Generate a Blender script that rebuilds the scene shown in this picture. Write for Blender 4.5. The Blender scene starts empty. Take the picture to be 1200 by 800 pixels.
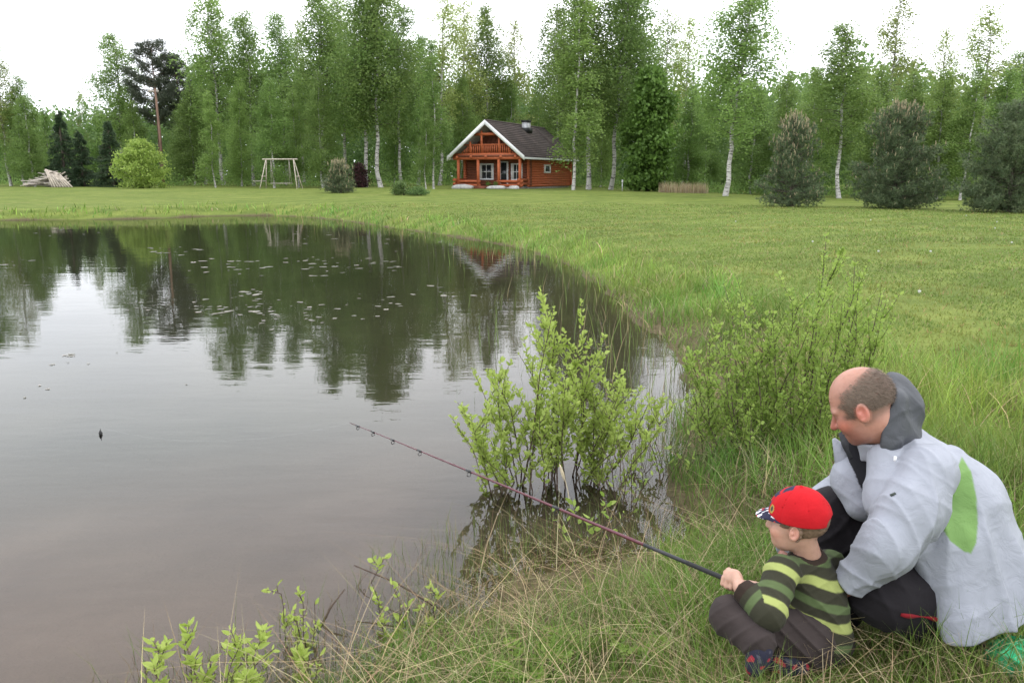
import bpy, math, random
import numpy as np
from mathutils import Vector, Matrix, Euler

# ------------------------------------------------------------------ camera, sky, sun, exposure
scene = bpy.context.scene
COL = scene.collection
R = math.radians
CAM = np.array([0.0, 0.0, 1.75])
FPX, HORIZ = 950.0, 207.0
PITCH = math.atan((400 - HORIZ) / FPX)
cam_d = bpy.data.cameras.new('camera')
cam_d.sensor_width = 36.0
cam_d.lens = 36.0 * FPX / 1200.0
cam_d.clip_start = 0.05
cam_d.clip_end = 3000.0
cam_o = bpy.data.objects.new('camera', cam_d)
COL.objects.link(cam_o)
cam_o.location = CAM
cam_o.rotation_euler = (math.pi / 2 - PITCH, 0, 0)
scene.camera = cam_o

SUN_EL, SUN_AZ = R(60), R(70)          # azimuth clockwise from +Y
world = bpy.data.worlds.new('World')
scene.world = world
world.use_nodes = True
wn = world.node_tree.nodes
wl = world.node_tree.links
wn.clear()
w_out = wn.new('ShaderNodeOutputWorld')
w_bg = wn.new('ShaderNodeBackground')
w_sky = wn.new('ShaderNodeTexSky')
w_sky.sky_type = 'NISHITA'
w_sky.sun_disc = False
w_sky.sun_elevation = SUN_EL
w_sky.sun_rotation = SUN_AZ
w_sky.dust_density = 4.0
w_sky.air_density = 1.0
w_hsv = wn.new('ShaderNodeHueSaturation')
w_hsv.inputs['Saturation'].default_value = 0.25
w_mix = wn.new('ShaderNodeMix')
w_mix.data_type = 'RGBA'
w_mix.inputs['Factor'].default_value = 0.75
w_tc = wn.new('ShaderNodeTexCoord')
w_map = wn.new('ShaderNodeMapping')
w_map.inputs['Scale'].default_value = (1.0, 1.0, 2.6)
w_ns = wn.new('ShaderNodeTexNoise')
w_ns.inputs['Scale'].default_value = 1.7
w_ns.inputs['Detail'].default_value = 5.0
w_rmp = wn.new('ShaderNodeValToRGB')
w_rmp.color_ramp.elements[0].position = 0.3
w_rmp.color_ramp.elements[0].color = (0.76, 0.80, 0.88, 1)
w_rmp.color_ramp.elements[1].position = 0.7
w_rmp.color_ramp.elements[1].color = (0.955, 0.965, 1.0, 1)
w_gain = wn.new('ShaderNodeVectorMath')
w_gain.operation = 'SCALE'
w_gain.inputs['Scale'].default_value = 38.0      # overcast cloud deck, in the sky texture's own units
wl.new(w_tc.outputs['Generated'], w_map.inputs['Vector'])
wl.new(w_map.outputs['Vector'], w_ns.inputs['Vector'])
wl.new(w_ns.outputs['Fac'], w_rmp.inputs['Fac'])
wl.new(w_rmp.outputs['Color'], w_gain.inputs[0])
wl.new(w_sky.outputs['Color'], w_hsv.inputs['Color'])
wl.new(w_hsv.outputs['Color'], w_mix.inputs['A'])
wl.new(w_gain.outputs['Vector'], w_mix.inputs['B'])
wl.new(w_mix.outputs['Result'], w_bg.inputs['Color'])
w_bg.inputs['Strength'].default_value = 0.10
wl.new(w_bg.outputs['Background'], w_out.inputs['Surface'])

sun_d = bpy.data.lights.new('sun', 'SUN')
sun_d.energy = 1.0
sun_d.angle = R(20)
sun_d.color = (1.0, 0.97, 0.92)
sun_o = bpy.data.objects.new('sun', sun_d)
COL.objects.link(sun_o)
_sd = Vector((math.sin(SUN_AZ) * math.cos(SUN_EL), math.cos(SUN_AZ) * math.cos(SUN_EL), math.sin(SUN_EL)))
sun_o.rotation_euler = _sd.to_track_quat('Z', 'Y').to_euler()
sun_o.location = (20, -20, 40)

vs = scene.view_settings
vs.view_transform = 'Standard'
vs.look = 'None'
vs.exposure = -0.10
vs.gamma = 1.0
vs.use_curve_mapping = False
scene.cycles.max_bounces = 5
scene.cycles.diffuse_bounces = 2
scene.cycles.glossy_bounces = 2
scene.cycles.transparent_max_bounces = 12

# ------------------------------------------------------------------ helpers: photo geometry
AX = np.array([0, math.cos(PITCH), -math.sin(PITCH)])
UP = np.array([0, math.sin(PITCH), math.cos(PITCH)])
RT = np.array([1.0, 0, 0])


def ray(px, py):
    return AX + RT * ((px - 600) / FPX) - UP * ((py - 400) / FPX)


def P(px, py, depth):
    """point at a depth along the camera's axis"""
    return CAM + ray(px, py) * depth


def at_z(px, py, z=0.0):
    r = ray(px, py)
    return CAM + r * ((z - CAM[2]) / r[2])


def at_Y(px, py, Y):
    r = ray(px, py)
    return CAM + r * (Y / r[1])


# ------------------------------------------------------------------ helpers: numbers
rng = np.random.default_rng(11)


def sstep(a, b, x):
    t = np.clip((np.asarray(x, float) - a) / (b - a), 0, 1)
    return t * t * (3 - 2 * t)


def norm(v):
    v = np.asarray(v, float)
    return v / (np.linalg.norm(v, axis=-1, keepdims=True) + 1e-12)


_perm = np.random.default_rng(3).permutation(512)
_grad = np.random.default_rng(4).random(512) * 2 - 1


def noise2(x, y):
    x = np.asarray(x, float)
    y = np.asarray(y, float)
    xi = np.floor(x).astype(int)
    yi = np.floor(y).astype(int)
    xf = x - xi
    yf = y - yi
    u = xf * xf * (3 - 2 * xf)
    v = yf * yf * (3 - 2 * yf)

    def g(a, b):
        return _grad[(_perm[(a + 1000) & 511] + (b + 1000) * 37) & 511]
    return (g(xi, yi) * (1 - u) + g(xi + 1, yi) * u) * (1 - v) + (g(xi, yi + 1) * (1 - u) + g(xi + 1, yi + 1) * u) * v


def fbm(x, y, o=4):
    s = 0
    a = 1.0
    for i in range(o):
        s = s + a * noise2(x * 2 ** i + 17 * i, y * 2 ** i - 31 * i)
        a *= 0.5
    return s


# ------------------------------------------------------------------ helpers: objects
def mesh_np(name, verts, faces, mat=None, col=None, smooth=False):
    """faces: list of int arrays, each (n, k)"""
    verts = np.asarray(verts, np.float32)
    if isinstance(faces, np.ndarray):
        faces = [faces]
    faces = [np.asarray(f, np.int32) for f in faces if len(f)]
    me = bpy.data.meshes.new(name)
    loops = np.concatenate([f.ravel() for f in faces])
    tot = np.concatenate([np.full(len(f), f.shape[1], np.int32) for f in faces])
    start = np.concatenate([[0], np.cumsum(tot)[:-1]]).astype(np.int32)
    me.vertices.add(len(verts))
    me.vertices.foreach_set('co', verts.ravel())
    me.loops.add(len(loops))
    me.loops.foreach_set('vertex_index', loops)
    me.polygons.add(len(tot))
    me.polygons.foreach_set('loop_start', start)
    me.polygons.foreach_set('loop_total', tot)
    if smooth:
        me.polygons.foreach_set('use_smooth', np.ones(len(tot), bool))
    me.update(calc_edges=True)
    me.validate()
    if col is not None:
        a = me.color_attributes.new('col', 'FLOAT_COLOR', 'POINT')
        c = np.ones((len(verts), 4), np.float32)
        c[:, :3] = col
        a.data.foreach_set('color', c.ravel())
    if mat is not None:
        me.materials.append(mat)
    return me


def obj(name, me, parent=None, loc=None, label=None, cat=None, group=None, kind=None):
    o = bpy.data.objects.new(name, me)
    COL.objects.link(o)
    if parent is not None:
        o.parent = parent
    if loc is not None:
        o.location = loc
    tag(o, label, cat, group, kind)
    return o


def tag(o, label=None, cat=None, group=None, kind=None):
    for k, v in (('label', label), ('category', cat), ('group', group), ('kind', kind)):
        if v:
            o[k] = v
    return o


def thing(name, loc, label, cat, group=None, rz=0.0):
    o = bpy.data.objects.new(name, None)
    COL.objects.link(o)
    o.empty_display_size = 0.1
    o.location = loc
    o.rotation_euler = (0, 0, rz)
    return tag(o, label, cat, group)


class MB:
    """collects boxes, bars and tubes of one part"""

    def __init__(self):
        self.v = []
        self.q = []
        self.t = []
        self.n = 0
        self.c = []
        self.cc = (1, 1, 1)

    def add(self, v, q=None, t=None):
        v = np.asarray(v, float)
        if q is not None and len(q):
            self.q.append(np.asarray(q, int) + self.n)
        if t is not None and len(t):
            self.t.append(np.asarray(t, int) + self.n)
        self.v.append(v)
        self.c.append(np.tile(np.asarray(self.cc, float), (len(v), 1)))
        self.n += len(v)
        return self

    def box(self, a, b):
        (x0, y0, z0), (x1, y1, z1) = a, b
        v = [(x0, y0, z0), (x1, y0, z0), (x1, y1, z0), (x0, y1, z0), (x0, y0, z1), (x1, y0, z1), (x1, y1, z1), (x0, y1, z1)]
        q = [(0, 3, 2, 1), (4, 5, 6, 7), (0, 1, 5, 4), (1, 2, 6, 5), (2, 3, 7, 6), (3, 0, 4, 7)]
        return self.add(v, q)

    def bar(self, p0, p1, w, h, up=(0, 0, 1)):
        p0 = np.asarray(p0, float)
        p1 = np.asarray(p1, float)
        d = norm(p1 - p0)
        s = np.cross(d, up)
        if np.linalg.norm(s) < 1e-5:
            s = np.cross(d, (1, 0, 0))
        s = norm(s)
        u = np.cross(s, d)
        v = []
        for p in (p0, p1):
            for a, b in ((-1, -1), (1, -1), (1, 1), (-1, 1)):
                v.append(p + s * a * w / 2 + u * b * h / 2)
        q = [(3, 2, 1, 0), (4, 5, 6, 7), (0, 1, 5, 4), (1, 2, 6, 5), (2, 3, 7, 6), (3, 0, 4, 7)]
        return self.add(v, q)

    def tube(self, pts, rad, n=6, cap=True):
        pts = np.asarray(pts, float)
        rad = np.broadcast_to(np.asarray(rad, float), (len(pts),))
        tg = norm(np.gradient(pts, axis=0))
        ref = np.array([0, 0, 1.0]) if abs(tg[0][2]) < 0.9 else np.array([1.0, 0, 0])
        vs_ = []
        s = norm(np.cross(tg[0], ref))
        ang = np.arange(n) * 2 * math.pi / n
        for i in range(len(pts)):
            s = norm(s - tg[i] * np.dot(s, tg[i]))
            u = np.cross(tg[i], s)
            vs_.append(pts[i] + rad[i] * (np.cos(ang)[:, None] * s + np.sin(ang)[:, None] * u))
        v = np.concatenate(vs_)
        q = []
        for i in range(len(pts) - 1):
            for k in range(n):
                a = i * n + k
                b = i * n + (k + 1) % n
                q.append((a, b, b + n, a + n))
        t = []
        if cap:
            v = np.concatenate([v, pts[:1], pts[-1:]])
            c0, c1 = len(v) - 2, len(v) - 1
            e = (len(pts) - 1) * n
            for k in range(n):
                t.append((c0, (k + 1) % n, k))
                t.append((c1, e + k, e + (k + 1) % n))
        return self.add(v, q, t)

    def mesh(self, name, mat, smooth=False, colored=False):
        f = []
        if self.q:
            f.append(np.concatenate(self.q))
        if self.t:
            f.append(np.concatenate(self.t))
        return mesh_np(name, np.concatenate(self.v), f, mat, np.concatenate(self.c) if colored else None, smooth)

    def build(self, name, mat, parent=None, smooth=False, colored=False, **kw):
        return obj(name, self.mesh(name, mat, smooth, colored), parent, **kw)


# ------------------------------------------------------------------ materials
class NT:
    def __init__(self, name):
        self.m = bpy.data.materials.new(name)
        self.m.use_nodes = True
        self.t = self.m.node_tree
        self.t.nodes.clear()
        self.out = self.t.nodes.new('ShaderNodeOutputMaterial')

    def n(self, typ, **kw):
        nd = self.t.nodes.new(typ)
        for k, v in kw.items():
            if k in nd.inputs:
                nd.inputs[k].default_value = v
            else:
                setattr(nd, k, v)
        return nd

    def l(self, a, b):
        self.t.links.new(a, b)

    def ramp(self, fac, stops):
        r = self.n('ShaderNodeValToRGB')
        e = r.color_ramp.elements
        while len(e) < len(stops):
            e.new(0.5)
        for i, (p, c) in enumerate(stops):
            e[i].position = p
            e[i].color = (*c, 1)
        self.l(fac, r.inputs['Fac'])
        return r.outputs['Color']

    def noise(self, scale, detail=4, vec=None, rough=0.5, dist=0.0):
        nd = self.n('ShaderNodeTexNoise')
        nd.inputs['Scale'].default_value = scale
        nd.inputs['Detail'].default_value = detail
        nd.inputs['Roughness'].default_value = rough
        nd.inputs['Distortion'].default_value = dist
        if vec is not None:
            self.l(vec, nd.inputs['Vector'])
        return nd.outputs['Fac']

    def coord(self, which='Object', scale=None):
        tc = self.n('ShaderNodeTexCoord')
        if scale is None:
            return tc.outputs[which]
        mp = self.n('ShaderNodeMapping')
        mp.inputs['Scale'].default_value = scale
        self.l(tc.outputs[which], mp.inputs['Vector'])
        return mp.outputs['Vector']

    def attr(self, name='col'):
        a = self.n('ShaderNodeAttribute')
        a.attribute_name = name
        return a

    def mul(self, a, b, f=1.0, blend='MULTIPLY'):
        m = self.n('ShaderNodeMix')
        m.data_type = 'RGBA'
        m.blend_type = blend
        if isinstance(f, (int, float)):
            m.inputs['Factor'].default_value = f
        else:
            self.l(f, m.inputs['Factor'])
        for s, k in ((a, 'A'), (b, 'B')):
            if isinstance(s, tuple):
                m.inputs[k].default_value = (*s, 1)
            else:
                self.l(s, m.inputs[k])
        return m.outputs['Result']

    def bump(self, h, strength=0.3, dist=0.01):
        b = self.n('ShaderNodeBump')
        b.inputs['Strength'].default_value = strength
        b.inputs['Distance'].default_value = dist
        self.l(h, b.inputs['Height'])
        return b.outputs['Normal']

    def pbr(self, color, rough=0.7, normal=None, spec=0.3, **kw):
        p = self.n('ShaderNodeBsdfPrincipled')
        if isinstance(color, tuple):
            p.inputs['Base Color'].default_value = (*color, 1)
        else:
            self.l(color, p.inputs['Base Color'])
        if isinstance(rough, (int, float)):
            p.inputs['Roughness'].default_value = rough
        else:
            self.l(rough, p.inputs['Roughness'])
        p.inputs['Specular IOR Level'].default_value = spec
        for k, v in kw.items():
            p.inputs[k.replace('_', ' ')].default_value = v
        if normal is not None:
            self.l(normal, p.inputs['Normal'])
        return p

    def done(self, sh):
        self.l(sh.outputs[0], self.out.inputs['Surface'])
        return self.m


def leaf_mat(name, c0, c1, transl=0.35, rough=0.5, attr=False, objvar=0.12):
    """leaves: colour differs leaf by leaf (col attribute holds a factor) and tree by tree"""
    k = NT(name)
    a = k.attr()
    if attr:
        base = a.outputs['Color']
    else:
        base = k.ramp(a.outputs['Fac'], [(0.0, c0), (1.0, c1)])
    oi = k.n('ShaderNodeObjectInfo')
    h = k.n('ShaderNodeHueSaturation')
    mr = k.n('ShaderNodeMapRange')
    mr.inputs['To Min'].default_value = 1 - objvar * 1.6
    mr.inputs['To Max'].default_value = 1 + objvar * 1.6
    k.l(oi.outputs['Random'], mr.inputs['Value'])
    mh = k.n('ShaderNodeMapRange')
    mh.inputs['To Min'].default_value = 0.5 - objvar * 0.04
    mh.inputs['To Max'].default_value = 0.5 + objvar * 0.10
    mm = k.n('ShaderNodeMath', operation='FRACT')
    m7 = k.n('ShaderNodeMath', operation='MULTIPLY')
    m7.inputs[1].default_value = 7.31
    k.l(oi.outputs['Random'], m7.inputs[0])
    k.l(m7.outputs[0], mm.inputs[0])
    k.l(mm.outputs[0], mh.inputs['Value'])
    k.l(mh.outputs[0], h.inputs['Hue'])
    k.l(mr.outputs[0], h.inputs['Value'])
    k.l(base, h.inputs['Color'])
    p = k.pbr(h.outputs['Color'], rough, spec=0.25)
    t = k.n('ShaderNodeBsdfTranslucent')
    k.l(h.outputs['Color'], t.inputs['Color'])
    m = k.n('ShaderNodeMixShader')
    m.inputs['Fac'].default_value = transl
    k.l(p.outputs[0], m.inputs[1])
    k.l(t.outputs[0], m.inputs[2])
    return k.done(m)


def simple_mat(name, c, rough=0.7, var=0.25, scale=6.0, bump=0.2, bdist=0.01, spec=0.3, stretch=None, **kw):
    k = NT(name)
    v = k.coord('Object', stretch)
    n_ = k.noise(scale, 5, v, 0.6)
    lo = tuple(x * (1 - var) for x in c)
    hi = tuple(min(1, x * (1 + var)) for x in c)
    cc = k.ramp(n_, [(0.3, lo), (0.7, hi)])
    return k.done(k.pbr(cc, rough, k.bump(n_, bump, bdist), spec, **kw))


M = {}
M['leaf_birch'] = leaf_mat('leaf_birch', (0.135, 0.215, 0.055), (0.255, 0.360, 0.100), 0.50)
M['leaf_birch_light'] = leaf_mat('leaf_birch_light', (0.21, 0.265, 0.070), (0.36, 0.42, 0.13), 0.48)
M['leaf_dark'] = leaf_mat('leaf_dark', (0.095, 0.155, 0.048), (0.180, 0.260, 0.082), 0.45)
M['leaf_maple'] = leaf_mat('leaf_maple', (0.095, 0.175, 0.035), (0.17, 0.29, 0.06), 0.45)
M['needle_spruce'] = leaf_mat('needle_spruce', (0.026, 0.048, 0.022), (0.058, 0.092, 0.040), 0.05)
M['needle_pine'] = leaf_mat('needle_pine', (0.078, 0.120, 0.055), (0.170, 0.210, 0.105), 0.08)
M['needle_pine_far'] = leaf_mat('needle_pine_far', (0.060, 0.078, 0.050), (0.120, 0.135, 0.088), 0.05)
M['candle'] = simple_mat('candle', (0.30, 0.25, 0.15), 0.8, 0.3)
M['leaf_willow'] = leaf_mat('leaf_willow', (0.28, 0.37, 0.065), (0.46, 0.55, 0.15), 0.50, 0.45, objvar=0.04)
M['leaf_bank'] = leaf_mat('leaf_bank', (0.22, 0.32, 0.060), (0.38, 0.48, 0.12), 0.50, 0.45, objvar=0.04)
M['leaf_purple'] = leaf_mat('leaf_purple', (0.030, 0.014, 0.016), (0.075, 0.032, 0.036), 0.2)
M['grass'] = leaf_mat('grass', None, None, 0.28, 0.5, attr=True, objvar=0.0)
M['twig'] = simple_mat('twig', (0.085, 0.060, 0.045), 0.8, 0.35, 30)
M['bark_dark'] = simple_mat('bark_dark', (0.085, 0.068, 0.055), 0.9, 0.4, 5, 0.6, 0.03, stretch=(1, 1, 0.25))
M['bark_pine'] = simple_mat('bark_pine', (0.17, 0.105, 0.075), 0.9, 0.4, 5, 0.6, 0.03, stretch=(1, 1, 0.25))
k = NT('bark_birch')
v = k.coord('Object', (1.2, 1.2, 3.5))
v2 = k.coord('Object', (1, 1, 0.35))
dark = k.ramp(k.noise(2.6, 5, v, 0.65), [(0.50, (0.56, 0.54, 0.50)), (0.60, (0.10, 0.09, 0.085))])
soft = k.ramp(k.noise(1.3, 3, v2), [(0.3, (0.7, 0.7, 0.7)), (0.7, (1, 1, 1))])
M['bark_birch'] = k.done(k.pbr(k.mul(dark, soft), 0.75, spec=0.2))


def stalk_mat():
    kk = NT('stalk')
    return kk.done(kk.pbr(kk.attr().outputs['Color'], 0.8, spec=0.2))


M['stalk'] = stalk_mat()
# ------------------------------------------------------------------ the land
shore_px = [(430, 775), (478, 742), (530, 712), (548, 690), (566, 668), (640, 648), (705, 640), (772, 632), (812, 615), (800, 585), (790, 550),
            (800, 500), (812, 455), (795, 418), (765, 392), (735, 368), (708, 342), (676, 318), (640, 302), (592, 288),
            (520, 276), (450, 266), (395, 258), (330, 253), (250, 253), (170, 256), (90, 257), (0, 258)]
shore = [at_z(a, b)[:2] for a, b in shore_px]
shore = [np.array(p) for p in ((-14, -1.0), (-7, 0.2), (-4, 1.15), (-2.4, 1.75), (-1.45, 2.15), (-0.85, 2.42))] + shore
shore += [np.array(p) for p in ((-30, 33.5), (-42, 33), (-55, 28), (-58, 15), (-48, 3), (-28, -2))]
shore = np.array(shore)


def catmull(p, n=8):
    out = []
    N = len(p)
    for i in range(N):
        p0, p1, p2, p3 = p[i - 1], p[i], p[(i + 1) % N], p[(i + 2) % N]
        for t in np.arange(n) / n:
            out.append(0.5 * ((2 * p1) + (p2 - p0) * t + (2 * p0 - 5 * p1 + 4 * p2 - p3) * t * t + (3 * p1 - p0 - 3 * p2 + p3) * t ** 3))
    return np.array(out)


shore_c = catmull(shore, 6)


def shore_dist(x, y):
    """signed distance to the water's edge, positive on land"""
    x = np.asarray(x, float).ravel()
    y = np.asarray(y, float).ravel()
    best = np.full(len(x), 1e18)
    ins = np.zeros(len(x), bool)
    a = shore_c
    b = np.roll(shore_c, -1, axis=0)
    for (ax, ay), (bx, by) in zip(a, b):
        dx, dy = bx - ax, by - ay
        t = np.clip(((x - ax) * dx + (y - ay) * dy) / (dx * dx + dy * dy + 1e-12), 0, 1)
        best = np.minimum(best, (x - ax - t * dx) ** 2 + (y - ay - t * dy) ** 2)
        c = ((ay > y) != (by > y))
        if c.any():
            xi = ax + (y - ay) * dx / (dy if abs(dy) > 1e-12 else 1e-12)
            ins ^= c & (x < xi)
    d = np.sqrt(best)
    return np.where(ins, -d, d)


def ground(x, y, d=None):
    x = np.asarray(x, float)
    y = np.asarray(y, float)
    sh = x.shape
    xf, yf = x.ravel(), y.ravel()
    if d is None:
        d = shore_dist(xf, yf)
    d = d + 0.10 * fbm(xf * 1.3, yf * 1.3, 3) * np.exp(-np.abs(d) / 2)
    lawn = 0.27 + 0.10 * sstep(3, 20, np.hypot(xf, yf)) + 0.55 * sstep(30, 62, yf) * sstep(28, 0, xf) + 0.2 * sstep(60, 90, yf)
    lawn = lawn + 0.05 * fbm(xf * 0.11, yf * 0.11, 2)
    land = 0.0 + lawn * sstep(-0.15, 1.5, d) + 0.03 * fbm(xf * 2.1, yf * 2.1, 3) * np.exp(-np.maximum(d, 0) / 1.5) + 0.008 * noise2(xf * 3, yf * 3)
    bed = -0.03 - 0.42 * sstep(-0.05, 3.5, -d) - 0.35 * sstep(3, 12, -d)
    t = sstep(-0.12, 0.12, d)
    return (bed * (1 - t) + land * t).reshape(sh)


def gz(x, y):
    return float(ground(np.array([x]), np.array([y]))[0])


# one sheet out to the horizon: polar grid, fine where the camera looks
ang = np.concatenate([np.linspace(-180, -52, 50, endpoint=False), np.linspace(-52, 52, 420, endpoint=False), np.linspace(52, 180, 50, endpoint=False)])
ang = np.radians(ang)
rad = np.concatenate([[0.05], np.geomspace(0.4, 700, 260)])
A, RR = np.meshgrid(ang, rad)
gx, gy = np.sin(A) * RR, np.cos(A) * RR
gd = shore_dist(gx, gy)
gh = ground(gx, gy, gd)
na, nr = len(ang), len(rad)
ii, jj = np.meshgrid(np.arange(nr - 1), np.arange(na), indexing='ij')
j2 = (jj + 1) % na
quads = np.stack([ii * na + jj, (ii + 1) * na + jj, (ii + 1) * na + j2, ii * na + j2], -1).reshape(-1, 4)[:, ::-1]
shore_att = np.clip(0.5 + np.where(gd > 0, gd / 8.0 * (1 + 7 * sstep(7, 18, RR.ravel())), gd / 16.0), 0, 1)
sand_att = sstep(0.0, -0.9, gx.ravel()) * sstep(7.0, 3.5, gy.ravel()) * (0.8 + 0.3 * fbm(gx.ravel() * 0.8, gy.ravel() * 0.8, 2))
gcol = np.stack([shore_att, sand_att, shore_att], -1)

k = NT('ground')
pos = k.n('ShaderNodeNewGeometry').outputs['Position']
sep = k.n('ShaderNodeSeparateColor')
k.l(k.attr().outputs['Color'], sep.inputs[0])
sfac = sep.outputs[0]
sandf = sep.outputs[1]
nb = k.noise(0.35, 4, pos, 0.6)
nm = k.noise(2.2, 5, pos, 0.65)
nf = k.noise(22, 4, pos, 0.7)
g1 = k.ramp(nb, [(0.3, (0.110, 0.152, 0.038)), (0.7, (0.155, 0.192, 0.055))])
g2 = k.ramp(nm, [(0.3, (0.70, 0.74, 0.62)), (0.72, (1.18, 1.12, 1.05))])
g3 = k.ramp(nf, [(0.25, (0.66, 0.70, 0.6)), (0.75, (1.28, 1.22, 1.15))])
lawn_c = k.mul(k.mul(g1, g2), g3)
wav = k.n('ShaderNodeTexWave')
wav.inputs['Scale'].default_value = 0.22
wav.inputs['Distortion'].default_value = 6.0
wav.inputs['Detail'].default_value = 3.0
wm = k.n('ShaderNodeMapping')
wm.inputs['Rotation'].default_value = (0, 0, 0.9)
k.l(pos, wm.inputs['Vector'])
k.l(wm.outputs['Vector'], wav.inputs['Vector'])
mow = k.ramp(wav.outputs['Fac'], [(0.2, (0.88, 0.90, 0.86)), (0.8, (1.08, 1.06, 1.04))])
lawn_c = k.mul(lawn_c, mow)
bare = k.ramp(k.noise(0.9, 5, pos, 0.7), [(0.62, (0, 0, 0)), (0.74, (1, 1, 1))])
lawn_c = k.mul(lawn_c, (0.27, 0.21, 0.105), bare, 'MIX')
soil = k.ramp(nf, [(0.3, (0.045, 0.036, 0.020)), (0.7, (0.13, 0.105, 0.055))])
mud = k.ramp(k.noise(1.6, 5, pos, 0.6), [(0.3, (0.050, 0.042, 0.030)), (0.7, (0.085, 0.070, 0.052))])
land_fac = k.ramp(sfac, [(0.565, (0, 0, 0)), (0.72, (1, 1, 1))])
wet_fac = k.ramp(sfac, [(0.478, (0, 0, 0)), (0.505, (1, 1, 1))])
absorb_fac = k.ramp(sfac, [(0.25, (1, 1, 1)), (0.43, (0, 0, 0))])          # water's absorption of light, painted into the bed colour towards mid-pond
dim_bed = k.ramp(k.noise(0.7, 4, pos, 0.6), [(0.3, (0.036, 0.042, 0.022)), (0.7, (0.062, 0.068, 0.040))])
mud = k.mul(mud, dim_bed, absorb_fac, 'MIX')
mud = k.mul(mud, k.ramp(k.noise(1.1, 5, pos, 0.6), [(0.3, (0.145, 0.110, 0.088)), (0.7, (0.240, 0.185, 0.150))]), sandf, 'MIX')   # pale sandy patch by the near shore
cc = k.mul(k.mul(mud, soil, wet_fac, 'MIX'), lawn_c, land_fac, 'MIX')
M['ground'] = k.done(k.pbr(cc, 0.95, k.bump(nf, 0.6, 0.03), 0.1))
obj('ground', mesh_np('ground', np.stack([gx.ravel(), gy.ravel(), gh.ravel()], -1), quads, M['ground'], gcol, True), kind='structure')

# the pond's surface
k = NT('water')
pos = k.n('ShaderNodeNewGeometry').outputs['Position']
mp = k.n('ShaderNodeMapping')
mp.inputs['Scale'].default_value = (0.55, 1.5, 1)
k.l(pos, mp.inputs['Vector'])
h1 = k.noise(2.4, 3, mp.outputs['Vector'], 0.55)
h2 = k.noise(0.5, 2, mp.outputs['Vector'], 0.5)
ad = k.n('ShaderNodeMath', operation='MULTIPLY_ADD')
ad.inputs[1].default_value = 2.0
k.l(h2, ad.inputs[0])
k.l(h1, ad.inputs[2])
nrm = k.bump(ad.outputs[0], 0.07, 0.03)
fr = k.n('ShaderNodeFresnel')
fr.inputs['IOR'].default_value = 1.333
k.l(nrm, fr.inputs['Normal'])
tr = k.n('ShaderNodeBsdfTransparent')
tr.inputs['Color'].default_value = (0.86, 0.84, 0.80, 1)
gl = k.n('ShaderNodeBsdfGlossy')
gl.inputs['Roughness'].default_value = 0.015
k.l(nrm, gl.inputs['Normal'])
mx = k.n('ShaderNodeMixShader')
k.l(fr.outputs[0], mx.inputs['Fac'])
k.l(tr.outputs[0], mx.inputs[1])
k.l(gl.outputs[0], mx.inputs[2])
M['water'] = k.done(mx)
wx, wy = np.meshgrid(np.linspace(-62, 8, 36), np.linspace(-4, 38, 22))
wi, wj = np.meshgrid(np.arange(21), np.arange(35), indexing='ij')
wq = np.stack([wi * 36 + wj, wi * 36 + wj + 1, (wi + 1) * 36 + wj + 1, (wi + 1) * 36 + wj], -1).reshape(-1, 4)
obj('pond_water', mesh_np('pond_water', np.stack([wx.ravel(), wy.ravel(), 0 * wx.ravel()], -1), wq, M['water'], None, True), kind='structure')


# ------------------------------------------------------------------ leaves, tubes, trees
def leaf_quads(c, size, tilt=None, aspect=0.62, axis=None, rg=rng):
    """diamond leaves round centres c; axis: preferred leaf direction"""
    n = len(c)
    a = norm(rg.normal(size=(n, 3)) if axis is None else axis + rg.normal(size=(n, 3)) * 0.55)
    b = norm(np.cross(a, rg.normal(size=(n, 3))))
    s = (np.broadcast_to(size, (n,)) * rg.uniform(0.65, 1.35, n))[:, None]
    v = np.stack([c - a * s * 0.5, c + b * s * aspect * 0.5, c + a * s * 0.5, c - b * s * aspect * 0.5], 1).reshape(-1, 3)
    q = np.arange(4 * n).reshape(n, 4)
    return v, q


def leaf_mesh(name, c, size, mat, axis=None, fac=None, rg=rng, aspect=0.62):
    v, q = leaf_quads(c, size, axis=axis, rg=rg, aspect=aspect)
    f = rg.uniform(0, 1, len(c)) if fac is None else np.clip(fac + rg.normal(size=len(c)) * 0.2, 0, 1)
    col = np.repeat(f, 4)[:, None] * np.ones(3)
    return mesh_np(name, v, q, mat, col)


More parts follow.
